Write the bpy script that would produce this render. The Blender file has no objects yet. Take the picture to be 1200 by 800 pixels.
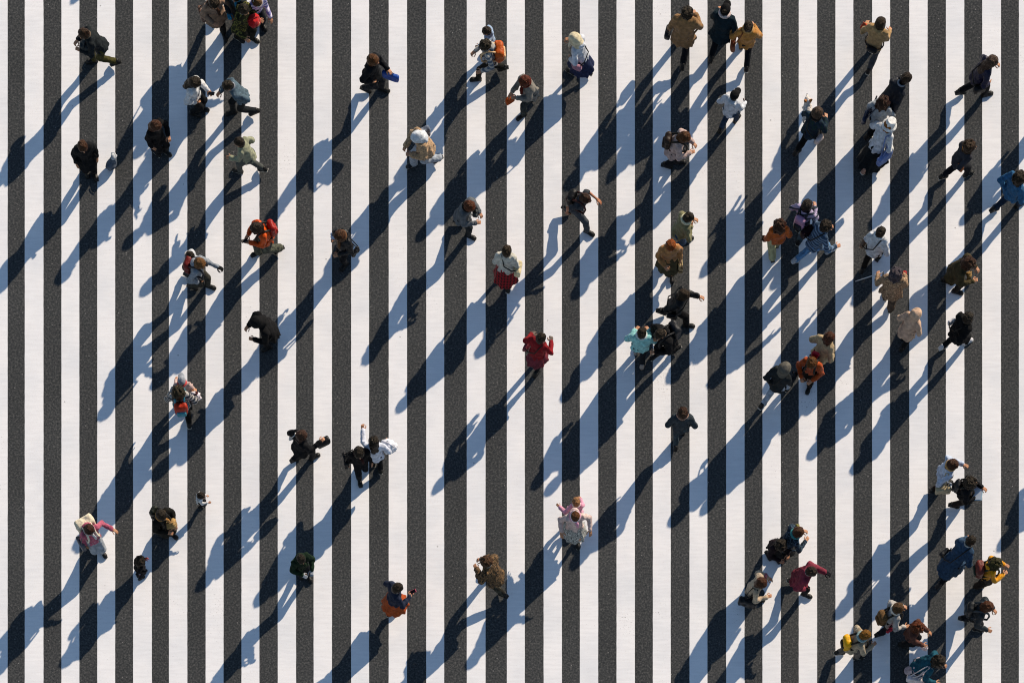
import bpy, math, random
import numpy as np
from mathutils import Matrix, Vector

R = math.radians
scene = bpy.context.scene
C = scene.collection

# ------------------------------------------------------------------ camera
SC = 56.5                       # photo pixels per metre on the road (photo 1200 px wide)
HC = 75.5                       # camera height, m
NY = 25.5                       # the camera stands this far south of the picture centre
cam_d = bpy.data.cameras.new('camera')
cam = bpy.data.objects.new('camera', cam_d)
C.objects.link(cam)
cam.location = (0, -NY, HC)
cam.rotation_euler = (0, 0, 0)
cam_d.sensor_width = 36
cam_d.sensor_fit = 'HORIZONTAL'
cam_d.lens = 36 * HC / (1200 / SC)
cam_d.shift_y = NY / (1200 / SC)
cam_d.clip_end = 2000
scene.camera = cam

# ------------------------------------------------------------------ sky and sun
SUN_DIR = (125.0, 152.0)        # the sun stands up-right of the picture
SUN_EL = 25.0
az = math.atan2(SUN_DIR[0], SUN_DIR[1])      # clockwise from +Y
world = bpy.data.worlds.new('World')
scene.world = world
world.use_nodes = True
nt = world.node_tree
bg = nt.nodes['Background']
sky = nt.nodes.new('ShaderNodeTexSky')
sky.sky_type = 'NISHITA'
sky.sun_disc = False
sky.sun_elevation = R(SUN_EL)
sky.sun_rotation = az
sky.air_density = 1.0
sky.dust_density = 0.0
sky.ozone_density = 1.0
nt.links.new(sky.outputs[0], bg.inputs[0])
bg.inputs[1].default_value = 0.096
sun_d = bpy.data.lights.new('sun', 'SUN')
sun_d.energy = 5.0
sun_d.angle = R(0.5)
sun_d.color = (1.0, 0.865, 0.70)
sun = bpy.data.objects.new('sun', sun_d)
C.objects.link(sun)
d = Vector((math.sin(az) * math.cos(R(SUN_EL)), math.cos(az) * math.cos(R(SUN_EL)), math.sin(R(SUN_EL))))
sun.rotation_euler = d.to_track_quat('Z', 'Y').to_euler()
sun.location = d * 60
scene.view_settings.view_transform = 'Standard'
scene.view_settings.look = 'None'
scene.view_settings.exposure = 0.45
scene.view_settings.gamma = 1
scene.cycles.filter_width = 1.1
scene.render.resolution_x = 1024
scene.render.resolution_y = 682


def px(x, y, z=0.0):
    """the point at height z that the camera sees at photo pixel (x, y)"""
    gx, gy = (x - 600) / SC, (400 - y) / SC
    k = (HC - z) / HC
    return gx * k, -NY + (gy + NY) * k


# ------------------------------------------------------------------ materials
def lin(c):
    return tuple((v / 12.92 if v <= 0.04045 else ((v + 0.055) / 1.055) ** 2.4) for v in c)


def hexc(s):
    return lin(tuple(int(s[i:i + 2], 16) / 255 for i in (0, 2, 4)))


MATS = {}


class NT:
    def __init__(self, name):
        self.m = bpy.data.materials.new(name)
        self.m.use_nodes = True
        self.t = self.m.node_tree
        self.b = self.t.nodes['Principled BSDF']

    def n(self, typ, **kw):
        nd = self.t.nodes.new(typ)
        for k, v in kw.items():
            if isinstance(k, str) and k.startswith('i_'):
                nd.inputs[int(k[2:])].default_value = v
            else:
                setattr(nd, k, v)
        return nd

    def l(self, a, b):
        self.t.links.new(a, b)

    def ramp(self, src, stops, const=False):
        r = self.n('ShaderNodeValToRGB')
        if const:
            r.color_ramp.interpolation = 'CONSTANT'
        el = r.color_ramp.elements
        el[0].position, el[0].color = stops[0][0], (*stops[0][1], 1)
        el[1].position, el[1].color = stops[1][0], (*stops[1][1], 1)
        for p, c in stops[2:]:
            e = el.new(p)
            e.color = (*c, 1)
        self.l(src, r.inputs[0])
        return r.outputs[0]


def mul(c, k):
    return tuple(min(1, v * k) for v in c)


def mat(kind, col, col2=None):
    """cloth and other surface materials; colours are hex strings"""
    key = (kind, col, col2)
    if key in MATS:
        return MATS[key]
    w = NT('%s_%s' % (kind, col))
    def soft(h):
        v = hexc(h)
        g_ = .3 * v[0] + .55 * v[1] + .15 * v[2]
        return tuple(max(0, (1.06 * a - .06 * g_)) * .74 for a in v)
    c = soft(col) if kind not in ('skin', 'plain') else hexc(col)
    c2 = soft(col2) if col2 else mul(c, 0.45)
    tc = w.n('ShaderNodeTexCoord').outputs['Object']
    b = w.b
    b.inputs['Roughness'].default_value = 0.85
    b.inputs['Specular IOR Level'].default_value = 0.25 if sum(c) > .15 else .12

    def noise(scale, detail=3, vec=None):
        nz = w.n('ShaderNodeTexNoise')
        nz.inputs['Scale'].default_value = scale
        nz.inputs['Detail'].default_value = detail
        w.l(vec or tc, nz.inputs['Vector'])
        return nz.outputs[0]

    def bump(h, dist, strength=0.6):
        bp = w.n('ShaderNodeBump')
        bp.inputs['Distance'].default_value = dist
        bp.inputs['Strength'].default_value = strength
        w.l(h, bp.inputs['Height'])
        w.l(bp.outputs[0], b.inputs['Normal'])

    if kind in ('cloth', 'knit', 'fur', 'denim', 'nylon', 'leather', 'paper', 'plastic'):
        sc = {'cloth': 14, 'knit': 45, 'fur': 38, 'denim': 20, 'nylon': 9, 'leather': 25, 'paper': 10, 'plastic': 6}[kind]
        amt = {'cloth': .34, 'knit': .4, 'fur': .55, 'denim': .42, 'nylon': .3, 'leather': .2, 'paper': .1, 'plastic': .05}[kind]
        r = w.ramp(noise(sc, 5), [(0.3, mul(c, 1 - amt)), (0.7, mul(c, 1 + amt))])
        w.l(r, b.inputs['Base Color'])
        if kind in ('knit', 'fur'):
            bump(noise(sc * 2.2, 2), 0.012, 0.8)
        else:
            bump(noise(13, 5), 0.030, 0.75)
        if kind in ('nylon', 'leather', 'plastic'):
            b.inputs['Roughness'].default_value = 0.5
            b.inputs['Specular IOR Level'].default_value = 0.22
        if kind in ('cloth', 'knit', 'fur', 'denim'):
            b.inputs['Sheen Weight'].default_value = 0.1 if sum(c) > .3 else 0.0
    elif kind == 'plaid':
        wv = w.n('ShaderNodeTexWave', bands_direction='Y')
        wv.inputs['Scale'].default_value = 5
        w.l(tc, wv.inputs[0])
        wz = w.n('ShaderNodeTexWave', bands_direction='Z')
        wz.inputs['Scale'].default_value = 4
        w.l(tc, wz.inputs[0])
        mx = w.n('ShaderNodeMath', operation='ADD')
        w.l(wv.outputs['Fac'], mx.inputs[0])
        w.l(wz.outputs['Fac'], mx.inputs[1])
        dv = w.n('ShaderNodeMath', operation='MULTIPLY')
        dv.inputs[1].default_value = 0.5
        w.l(mx.outputs[0], dv.inputs[0])
        w.l(w.ramp(dv.outputs[0], [(0.25, c2), (0.6, c)]), b.inputs['Base Color'])
    elif kind in ('camo', 'print'):
        f = noise(11 if kind == 'camo' else 17, 3)
        w.l(w.ramp(f, [(0.0, mul(c, .6)), (0.42, c), (0.5, c2), (0.57, mul(c, 1.3))], True), b.inputs['Base Color'])
        bump(noise(22, 4), 0.010, 0.5)
    elif kind == 'stripes':
        wz = w.n('ShaderNodeTexWave', bands_direction='Z')
        wz.inputs['Scale'].default_value = 4.2
        w.l(tc, wz.inputs[0])
        w.l(w.ramp(wz.outputs['Fac'], [(0.35, c), (0.5, c2)]), b.inputs['Base Color'])
    elif kind == 'stripesx':
        wz = w.n('ShaderNodeTexWave', bands_direction='DIAGONAL')
        wz.inputs['Scale'].default_value = 3.0
        w.l(tc, wz.inputs[0])
        w.l(w.ramp(wz.outputs['Fac'], [(0.2, c2), (0.32, c)]), b.inputs['Base Color'])
    elif kind == 'hair':
        c = mul(c, .5 if sum(c) > .12 else .8)
        mp = w.n('ShaderNodeMapping')
        mp.inputs['Scale'].default_value = (1.0, 1.0, 0.18)
        w.l(tc, mp.inputs[0])
        nz = noise(75, 3, mp.outputs[0])
        w.l(w.ramp(nz, [(0.38, mul(c, .45)), (0.66, mul(c, 2.2))]), b.inputs['Base Color'])
        bump(nz, 0.022, 1.0)
        b.inputs['Roughness'].default_value = 0.38
        b.inputs['Specular IOR Level'].default_value = 0.22
        b.inputs['Specular Tint'].default_value = (1, .8, .6, 1)
    elif kind == 'skin':
        w.l(w.ramp(noise(30), [(0.3, mul(c, .66)), (0.7, mul(c, .8))]), b.inputs['Base Color'])
        b.inputs['Roughness'].default_value = 0.5
        b.inputs['Subsurface Weight'].default_value = 0.08
        b.inputs['Subsurface Radius'].default_value = (.02, .008, .004)
    elif kind == 'plain':
        b.inputs['Base Color'].default_value = (*c, 1)
        b.inputs['Roughness'].default_value = 0.4
    MATS[key] = w.m
    return w.m


# ------------------------------------------------------------------ field meshing (surface nets)
class G:
    def __init__(self, lo, hi, res, seed=0):
        self.lo = np.array(lo, float)
        self.res = res
        n = [max(4, int(math.ceil((hi[i] - lo[i]) / res)) + 1) for i in range(3)]
        ax = [lo[i] + res * np.arange(n[i]) for i in range(3)]
        self.X = ax[0][:, None, None].astype(np.float32)
        self.Y = ax[1][None, :, None].astype(np.float32)
        self.Z = ax[2][None, None, :].astype(np.float32)
        self.n = n
        self.ax = ax
        self.f = np.full(n, 9.0, np.float32)
        self.rng = np.random.RandomState(seed)

    def add(self, d, k=0.03):
        f = self.f
        if k <= 0:
            self.f = np.minimum(f, d)
            return
        h = np.clip(0.5 + 0.5 * (f - d) / k, 0, 1)
        self.f = (f * (1 - h) + d * h - k * h * (1 - h)).astype(np.float32)

    def cut(self, d, k=0.0):
        if k <= 0:
            self.f = np.maximum(self.f, -d).astype(np.float32)
            return
        f = self.f
        d = -d
        h = np.clip(0.5 - 0.5 * (f - d) / k, 0, 1)
        self.f = (f * (1 - h) + d * h + k * h * (1 - h)).astype(np.float32)

    def seg(self, a, b, ra, rb):
        a = np.array(a, float); b = np.array(b, float)
        ab = b - a
        L = max(1e-9, float(ab @ ab))
        x, y, z = self.X - a[0], self.Y - a[1], self.Z - a[2]
        t = np.clip((x * ab[0] + y * ab[1] + z * ab[2]) / L, 0, 1)
        return np.sqrt((x - t * ab[0]) ** 2 + (y - t * ab[1]) ** 2 + (z - t * ab[2]) ** 2) - (ra + (rb - ra) * t)

    def ell(self, c, r, rot=None):
        x, y, z = self.X - c[0], self.Y - c[1], self.Z - c[2]
        if rot is not None:
            m = np.array(rot)
            x, y, z = (m[0, 0] * x + m[1, 0] * y + m[2, 0] * z, m[0, 1] * x + m[1, 1] * y + m[2, 1] * z,
                       m[0, 2] * x + m[1, 2] * y + m[2, 2] * z)
        k = np.sqrt((x / r[0]) ** 2 + (y / r[1]) ** 2 + (z / r[2]) ** 2)
        return (k - 1) * min(r)

    def box(self, c, hs, rad=0.03, rz=0.0, ry=0.0):
        x, y, z = self.X - c[0], self.Y - c[1], self.Z - c[2]
        if rz:
            cs, sn = math.cos(rz), math.sin(rz)
            x, y = cs * x + sn * y, -sn * x + cs * y
        if ry:
            cs, sn = math.cos(ry), math.sin(ry)
            x, z = cs * x - sn * z, sn * x + cs * z
        qx, qy, qz = np.abs(x) - hs[0] + rad, np.abs(y) - hs[1] + rad, np.abs(z) - hs[2] + rad
        return np.sqrt(np.maximum(qx, 0) ** 2 + np.maximum(qy, 0) ** 2 + np.maximum(qz, 0) ** 2) + \
            np.minimum(np.maximum(qx, np.maximum(qy, qz)), 0) - rad

    def stack(self, rows, folds=None):
        """rows: (z, cx, cy, rx, ry), any order"""
        rows = sorted(rows)
        zs = [r[0] for r in rows]
        z1 = self.ax[2]
        cx, cy, rx, ry = [np.interp(z1, zs, [r[i] for r in rows])[None, None, :] for i in (1, 2, 3, 4)]
        x, y = (self.X - cx) / rx, (self.Y - cy) / ry
        rr = np.sqrt(x * x + y * y)
        if folds:
            n, amp, z0, zt, ph = folds       # amplitude grows from zt down to z0
            w = np.clip((zt - self.Z) / (zt - z0), 0, 1)
            th = np.arctan2(y, x)
            rr = rr - w * amp * (np.cos(n * th + ph) + 0.5 * np.cos((n * 2 - 1) * th + 2.1 * ph))
        d = (rr - 1) * np.minimum(rx, ry)
        return np.maximum(d, np.maximum(self.Z - zs[-1], zs[0] - self.Z))

    def noise(self, amp, sp):
        mats = []
        m = []
        for i in range(3):
            s = sp[i]
            u = (self.ax[i] - self.lo[i]) / s
            k = int(u[-1]) + 3
            i0 = u.astype(int)
            t = u - i0
            t = t * t * (3 - 2 * t)
            M = np.zeros((self.n[i], k))
            M[np.arange(self.n[i]), i0] = 1 - t
            M[np.arange(self.n[i]), i0 + 1] += t
            mats.append(M)
            m.append(k)
        r = self.rng.uniform(-1, 1, m)
        r = np.tensordot(mats[0], r, (1, 0))
        r = np.tensordot(mats[1], r, (1, 1)).transpose(1, 0, 2)
        r = np.tensordot(r, mats[2], (2, 1))
        self.f = (self.f + amp * r).astype(np.float32)

    def mesh(self):
        f = self.f
        f[0], f[-1] = 1, 1
        f[:, 0], f[:, -1] = 1, 1
        f[:, :, 0], f[:, :, -1] = 1, 1
        s = f < 0
        a = s[:-1, :-1, :-1]
        cnt = np.zeros(a.shape, np.int8)
        for i in (0, 1):
            for j in (0, 1):
                for k in (0, 1):
                    cnt += s[i:s.shape[0] - 1 + i, j:s.shape[1] - 1 + j, k:s.shape[2] - 1 + k]
        act = (cnt > 0) & (cnt < 8)
        idx = np.argwhere(act)
        vid = np.full(a.shape, -1, np.int64)
        vid[act] = np.arange(len(idx))
        cor = np.array([(i, j, k) for i in (0, 1) for j in (0, 1) for k in (0, 1)])
        cv = np.stack([f[idx[:, 0] + c[0], idx[:, 1] + c[1], idx[:, 2] + c[2]] for c in cor], 1)
        P = np.zeros((len(idx), 3)); W = np.zeros(len(idx))
        for u in range(8):
            for v in range(u + 1, 8):
                if np.abs(cor[u] - cor[v]).sum() == 1:
                    fu, fv = cv[:, u], cv[:, v]
                    cr = (fu < 0) != (fv < 0)
                    t = np.where(cr, fu / np.where(cr, fu - fv, 1), 0)
                    p = cor[u] + t[:, None] * (cor[v] - cor[u])
                    P += p * cr[:, None]; W += cr
        V = self.lo + (idx + P / W[:, None]) * self.res
        Q = []
        for axi in range(3):
            o = [x for x in range(3) if x != axi]
            sl0 = [slice(None)] * 3; sl1 = [slice(None)] * 3
            sl0[axi] = slice(0, -1); sl1[axi] = slice(1, None)
            s0, s1 = s[tuple(sl0)], s[tuple(sl1)]
            e = np.argwhere(s0 != s1)
            e = e[(e[:, o[0]] > 0) & (e[:, o[1]] > 0) & (e[:, o[0]] < s.shape[o[0]] - 1) & (e[:, o[1]] < s.shape[o[1]] - 1)]
            q = []
            for du, dv in ((1, 1), (0, 1), (0, 0), (1, 0)):
                c = e.copy(); c[:, o[0]] -= du; c[:, o[1]] -= dv
                q.append(vid[c[:, 0], c[:, 1], c[:, 2]])
            q = np.stack(q, 1)
            flip = s0[e[:, 0], e[:, 1], e[:, 2]]
            if axi == 1:
                flip = ~flip
            q[~flip] = q[~flip][:, ::-1]
            Q.append(q)
        return V, np.concatenate(Q)


def tube(path, r, n=7):
    """a round tube along a list of points; returns V, quads"""
    P = np.array(path, float)
    m = len(P)
    V = []
    prev = None
    for i in range(m):
        t = P[min(m - 1, i + 1)] - P[max(0, i - 1)]
        t /= max(1e-9, np.linalg.norm(t))
        if prev is None:
            prev = np.cross(t, (0.3, 0.2, 1)); prev /= np.linalg.norm(prev)
        u = prev - t * (prev @ t); u /= max(1e-9, np.linalg.norm(u)); prev = u
        v = np.cross(t, u)
        rr = r[i] if hasattr(r, '__len__') else r
        rr = rr if i not in (0, m - 1) else rr * 0.9
        for k in range(n):
            a = 2 * math.pi * k / n
            V.append(P[i] + rr * (math.cos(a) * u + math.sin(a) * v))
    Q = [(i * n + k, i * n + (k + 1) % n, (i + 1) * n + (k + 1) % n, (i + 1) * n + k) for i in range(m - 1) for k in range(n)]
    base = len(V)
    V += [P[0], P[-1]]
    for k in range(n):
        Q.append((base, (k + 1) % n, k, k))
        Q.append((base + 1, (m - 1) * n + k, (m - 1) * n + (k + 1) % n, (m - 1) * n + (k + 1) % n))
    return np.array(V), np.array(Q)


def join(parts):
    """parts: list of (V, Q[, matindex]) -> V, Q, mi"""
    Vs, Qs, Ms, o = [], [], [], 0
    for p in parts:
        V, Q = p[0], p[1]
        mi = p[2] if len(p) > 2 else 0
        Vs.append(V); Qs.append(Q + o); o += len(V)
        Ms.append(np.full(len(Q), mi) if np.isscalar(mi) else mi)
    return np.concatenate(Vs), np.concatenate(Qs), np.concatenate(Ms)


def mk(name, V, Q, mats, parent=None, mi=None, smooth=True, loc=None):
    me = bpy.data.meshes.new(name)
    V = np.asarray(V, np.float32)
    Q = np.asarray(Q)
    tri = Q[:, 2] == Q[:, 3]
    tot = np.where(tri, 3, 4)
    flat = Q.reshape(-1)
    keep = np.ones((len(Q), 4), bool); keep[tri, 3] = False
    flat = flat[keep.reshape(-1)]
    me.vertices.add(len(V)); me.vertices.foreach_set('co', V.reshape(-1))
    me.loops.add(len(flat)); me.loops.foreach_set('vertex_index', flat.astype(np.int32))
    me.polygons.add(len(Q))
    st = np.concatenate([[0], np.cumsum(tot)[:-1]])
    me.polygons.foreach_set('loop_start', st.astype(np.int32))
    me.polygons.foreach_set('loop_total', tot.astype(np.int32))
    for m in (mats if isinstance(mats, (list, tuple)) else [mats]):
        me.materials.append(m)
    if mi is not None:
        me.polygons.foreach_set('material_index', np.asarray(mi, np.int32))
    me.polygons.foreach_set('use_smooth', np.full(len(Q), smooth))
    me.update(calc_edges=True)
    me.validate()
    o = bpy.data.objects.new(name, me)
    C.objects.link(o)
    if parent is not None:
        o.parent = parent
    if loc is not None:
        o.location = loc
    return o


def xf(V, M):
    M = np.array(M)
    return V @ M[:3, :3].T + M[:3, 3]


def tag(o, label, cat, group=None):
    o['label'] = label
    o['category'] = cat
    if group:
        o['group'] = group


# ------------------------------------------------------------------ the road
def flat_grid(name, x0, x1, y0, y1, z, nx, ny, m):
    xs = np.linspace(x0, x1, nx + 1); ys = np.linspace(y0, y1, ny + 1)
    V = np.array([(x, y, z) for x in xs for y in ys])
    Q = np.array([(i * (ny + 1) + j, (i + 1) * (ny + 1) + j, (i + 1) * (ny + 1) + j + 1, i * (ny + 1) + j + 1) for i in range(nx) for j in range(ny)])
    o = mk(name, V, Q, m, smooth=False)
    o['kind'] = 'structure'
    return o


def asphalt():
    w = NT('asphalt')
    tc = w.n('ShaderNodeTexCoord').outputs['Object']
    n1 = w.n('ShaderNodeTexNoise'); n1.inputs['Scale'].default_value = 25; n1.inputs['Detail'].default_value = 5; n1.inputs['Roughness'].default_value = .75
    n2 = w.n('ShaderNodeTexNoise'); n2.inputs['Scale'].default_value = 0.6; n2.inputs['Detail'].default_value = 4
    vo = w.n('ShaderNodeTexVoronoi'); vo.inputs['Scale'].default_value = 13
    for n in (n1, n2, vo):
        w.l(tc, n.inputs['Vector'])
    base = w.ramp(n1.outputs[0], [(0.30, (.013, .017, .019)), (0.52, (.052, .053, .053)), (0.70, (.125, .122, .114))])
    big = w.ramp(n2.outputs[0], [(0.3, (.88, .88, .88)), (0.7, (1.1, 1.1, 1.1))])
    mx = w.n('ShaderNodeMix', data_type='RGBA', blend_type='MULTIPLY'); mx.inputs[0].default_value = 1
    w.l(base, mx.inputs[6]); w.l(big, mx.inputs[7])
    # pale stones here and there
    sp = w.n('ShaderNodeMath', operation='LESS_THAN'); sp.inputs[1].default_value = 0.13
    w.l(vo.outputs['Distance'], sp.inputs[0])
    sel = w.n('ShaderNodeSeparateColor'); w.l(vo.outputs['Color'], sel.inputs[0])
    gt = w.n('ShaderNodeMath', operation='GREATER_THAN'); gt.inputs[1].default_value = 0.93
    w.l(sel.outputs[0], gt.inputs[0])
    ml = w.n('ShaderNodeMath', operation='MULTIPLY'); w.l(sp.outputs[0], ml.inputs[0]); w.l(gt.outputs[0], ml.inputs[1])
    mx2 = w.n('ShaderNodeMix', data_type='RGBA'); mx2.inputs[7].default_value = (.22, .21, .2, 1)
    w.l(ml.outputs[0], mx2.inputs[0]); w.l(mx.outputs[2], mx2.inputs[6])
    w.l(mx2.outputs[2], w.b.inputs['Base Color'])
    bp = w.n('ShaderNodeBump'); bp.inputs['Distance'].default_value = .006; bp.inputs['Strength'].default_value = .5
    w.l(n1.outputs[0], bp.inputs['Height']); w.l(bp.outputs[0], w.b.inputs['Normal'])
    w.b.inputs['Roughness'].default_value = .9
    w.b.inputs['Specular IOR Level'].default_value = .04
    return w.m


def paint():
    w = NT('road_paint')
    tc = w.n('ShaderNodeTexCoord').outputs['Object']
    mp = w.n('ShaderNodeMapping'); mp.inputs['Scale'].default_value = (1.2, 9, 1)
    w.l(tc, mp.inputs[0])
    n1 = w.n('ShaderNodeTexNoise'); n1.inputs['Scale'].default_value = 2.2; n1.inputs['Detail'].default_value = 5
    w.l(mp.outputs[0], n1.inputs['Vector'])
    n2 = w.n('ShaderNodeTexNoise'); n2.inputs['Scale'].default_value = .9; n2.inputs['Detail'].default_value = 5
    n3 = w.n('ShaderNodeTexNoise'); n3.inputs['Scale'].default_value = 60; n3.inputs['Detail'].default_value = 3
    for n in (n2, n3):
        w.l(tc, n.inputs['Vector'])
    a = w.ramp(n1.outputs[0], [(0.3, (.755, .735, .725)), (0.7, (.83, .81, .795))])
    b = w.ramp(n2.outputs[0], [(0.34, (.90, .92, .94)), (0.58, (1, 1, 1))])
    mx = w.n('ShaderNodeMix', data_type='RGBA', blend_type='MULTIPLY'); mx.inputs[0].default_value = 1
    w.l(a, mx.inputs[6]); w.l(b, mx.inputs[7])
    c = w.ramp(n3.outputs[0], [(0.25, (.75, .74, .72)), (0.4, (1, 1, 1))])
    mx2 = w.n('ShaderNodeMix', data_type='RGBA', blend_type='MULTIPLY'); mx2.inputs[0].default_value = .7
    w.l(mx.outputs[2], mx2.inputs[6]); w.l(c, mx2.inputs[7])
    # small dark scuffs
    vo = w.n('ShaderNodeTexVoronoi'); vo.inputs['Scale'].default_value = 2.6; w.l(tc, vo.inputs['Vector'])
    lt = w.n('ShaderNodeMath', operation='LESS_THAN'); lt.inputs[1].default_value = .045
    w.l(vo.outputs['Distance'], lt.inputs[0])
    mx3 = w.n('ShaderNodeMix', data_type='RGBA'); mx3.inputs[7].default_value = (.45, .44, .43, 1)
    sel = w.n('ShaderNodeSeparateColor'); w.l(vo.outputs['Color'], sel.inputs[0])
    gt = w.n('ShaderNodeMath', operation='GREATER_THAN'); gt.inputs[1].default_value = 0.8
    w.l(sel.outputs[0], gt.inputs[0])
    ml = w.n('ShaderNodeMath', operation='MULTIPLY'); w.l(lt.outputs[0], ml.inputs[0]); w.l(gt.outputs[0], ml.inputs[1])
    w.l(ml.outputs[0], mx3.inputs[0]); w.l(mx2.outputs[2], mx3.inputs[6])
    n4 = w.n('ShaderNodeTexNoise'); n4.inputs['Scale'].default_value = 30; n4.inputs['Detail'].default_value = 6; n4.inputs['Roughness'].default_value = .7
    n5 = w.n('ShaderNodeTexNoise'); n5.inputs['Scale'].default_value = .45; n5.inputs['Detail'].default_value = 3
    w.l(tc, n4.inputs['Vector']); w.l(tc, n5.inputs['Vector'])
    sm = w.n('ShaderNodeMath', operation='ADD'); w.l(n4.outputs[0], sm.inputs[0])
    sm2 = w.n('ShaderNodeMath', operation='MULTIPLY'); sm2.inputs[1].default_value = .55; w.l(n5.outputs[0], sm2.inputs[0]); w.l(sm2.outputs[0], sm.inputs[1])
    chip = w.ramp(sm.outputs[0], [(0.985, (0, 0, 0)), (1.0, (1, 1, 1))])
    mx4 = w.n('ShaderNodeMix', data_type='RGBA'); mx4.inputs[7].default_value = (.40, .39, .38, 1)
    w.l(chip, mx4.inputs[0]); w.l(mx3.outputs[2], mx4.inputs[6])
    w.l(mx4.outputs[2], w.b.inputs['Base Color'])
    w.b.inputs['Roughness'].default_value = .8
    w.b.inputs['Specular IOR Level'].default_value = .2
    return w.m


flat_grid('road', -400, 400, -400, 400, 0, 1, 1, asphalt())
PAINT = paint()
WHITE = [(-13, 9), (29, 51), (72, 93), (114, 135), (156, 178), (198, 219.5), (241, 262), (283, 304), (325.5, 347), (367.5, 389),
         (411.5, 432.5), (455.5, 477), (499.5, 520.5), (547, 569), (594, 615), (637, 658.5), (679.5, 701), (722.5, 744),
         (765, 786), (808, 829), (851, 872.5), (893.5, 915), (936, 957.5), (979, 1000), (1022, 1043), (1065.5, 1087),
         (1108.5, 1130), (1151, 1173), (1194, 1215)]
WHITE = [(a - 43 * k, b - 43 * k) for k, (a, b) in [(k, (-13, 9)) for k in range(8, 0, -1)]] + WHITE + \
        [(1194 + 43 * k, 1215 + 43 * k) for k in range(1, 9)]
rg = random.Random(3)
for a, b in WHITE:
    x0, x1 = (a - 600) / SC, (b - 600) / SC
    n = 420
    ys = np.linspace(-21, 21, n)
    V = []
    for y in ys:
        V.append((x0 + rg.gauss(0, .0010), y, .004)); V.append((x1 + rg.gauss(0, .0010), y, .004))
    Q = np.array([(2 * i, 2 * i + 1, 2 * i + 3, 2 * i + 2) for i in range(n - 1)])
    V = np.array(V)
    o = mk('crosswalk_stripe', V, Q, PAINT, smooth=False)
    o['kind'] = 'structure'


# ------------------------------------------------------------------ shared shapes: head, hand, shoe, hair
def eyes_mi(V, Q):
    c = V[Q].mean(1)
    mi = np.zeros(len(Q), int)
    lip = (c[:, 0] > .085) & (np.abs(c[:, 1]) < .026) & (np.abs(c[:, 2] + .075) < .011)
    mi[lip] = 1
    brow = (c[:, 0] > .07) & (np.abs(np.abs(c[:, 1]) - .034) < .02) & (np.abs(c[:, 2] - .026) < .006)
    mi[brow] = 2
    return mi


def ball(c, r, n=8):
    V, Q = [], []
    for i in range(n + 1):
        for j in range(2 * n):
            t, p = math.pi * i / n, math.pi * j / n
            V.append((c[0] + r * math.sin(t) * math.cos(p), c[1] + r * math.sin(t) * math.sin(p), c[2] + r * math.cos(t)))
    for i in range(n):
        for j in range(2 * n):
            Q.append((i * 2 * n + j, (i + 1) * 2 * n + j, (i + 1) * 2 * n + (j + 1) % (2 * n), i * 2 * n + (j + 1) % (2 * n)))
    return np.array(V), np.array(Q)


def head_proto():
    g = G((-.14, -.12, -.2), (.15, .12, .15), .0075)
    g.add(g.ell((-.008, 0, .03), (.098, .078, .092)), .0)
    g.add(g.ell((.03, 0, -.04), (.062, .06, .075)), .03)
    g.add(g.seg((.045, 0, -.1), (.062, 0, -.1), .028, .022), .03)
    g.add(g.seg((.084, 0, .01), (.108, 0, -.034), .009, .014), .016)      # nose
    g.add(g.seg((.085, -.02, -.075), (.085, .02, -.075), .011, .011), .012)  # mouth
    for s in (-1, 1):
        g.cut(g.ell((.098, s * .033, .006), (.018, .02, .013)), .012)       # eye sockets
        g.add(g.ell((.07, s * .045, -.03), (.022, .018, .022)), .02)        # cheeks
        g.add(g.ell((-.008, s * .082, -.012), (.02, .011, .032)), .006)     # ears
    g.add(g.seg((-.02, 0, -.08), (-.025, 0, -.19), .05, .055), .03)         # neck
    V, Q = g.mesh()
    parts = [(V, Q, eyes_mi(V, Q))]
    for s in (-1, 1):
        a, b = ball((.074, s * .033, .006), .0165, 6)
        parts.append((a, b, 3))
        a, b = ball((.0835, s * .033, .006), .009, 5)
        parts.append((a, b, 2))
    return join(parts)


def hand_proto(curl):
    """a left hand: wrist at origin, fingers along +X, palm faces -Z, thumb towards +Y"""
    g = G((-.03, -.06, -.09), (.2, .09, .05), .0048)
    g.add(g.seg((-.03, 0, 0), (.01, 0, 0), .027, .026), 0)
    g.add(g.box((.052, 0, 0), (.05, .04, .015), .014), .02)
    for i, (y, L) in enumerate(((.030, .072), (.010, .080), (-.010, .074), (-.029, .058))):
        a = np.array((.095, y, 0)); ang = curl * (0.5 + .06 * i)
        for k in range(3):
            l = L * (.45, .32, .23)[k]
            b = a + l * np.array((math.cos(ang), 0, -math.sin(ang)))
            g.add(g.seg(a, b, .0092 - .0006 * k, .0088 - .0008 * k), .003)
            a = b; ang += curl
    a = np.array((.02, .03, -.004))
    for k, l in enumerate((.038, .032, .026)):
        an = .9 - .28 * k * (1 + curl)
        b = a + l * np.array((math.cos(an), math.sin(an), -.25 * (1 + curl) * .8))
        g.add(g.seg(a, b, .0125 - .001 * k, .011 - .001 * k), .006)
        a = b
    return g.mesh()


def shoe_proto():
    g = G((-.1, -.07, -.01), (.22, .07, .16), .008)
    g.add(g.seg((-.035, 0, .045), (.12, 0, .035), .043, .046), 0)
    g.add(g.seg((.12, 0, .03), (.15, .0, .025), .044, .034), .03)
    g.add(g.seg((-.02, 0, .05), (-.02, 0, .12), .043, .046), .03)
    g.cut(g.box((0, 0, -.05), (.5, .5, .05), .001))
    g.add(g.box((.05, 0, .012), (.125, .044, .012), .010), .004)
    V, Q = g.mesh()
    c = V[Q].mean(1)
    return V, Q, (c[:, 2] < .024).astype(int)


HEAD = head_proto()
HANDS = {'relax': hand_proto(.32), 'grip': hand_proto(1.05)}
SHOE = shoe_proto()


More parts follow.
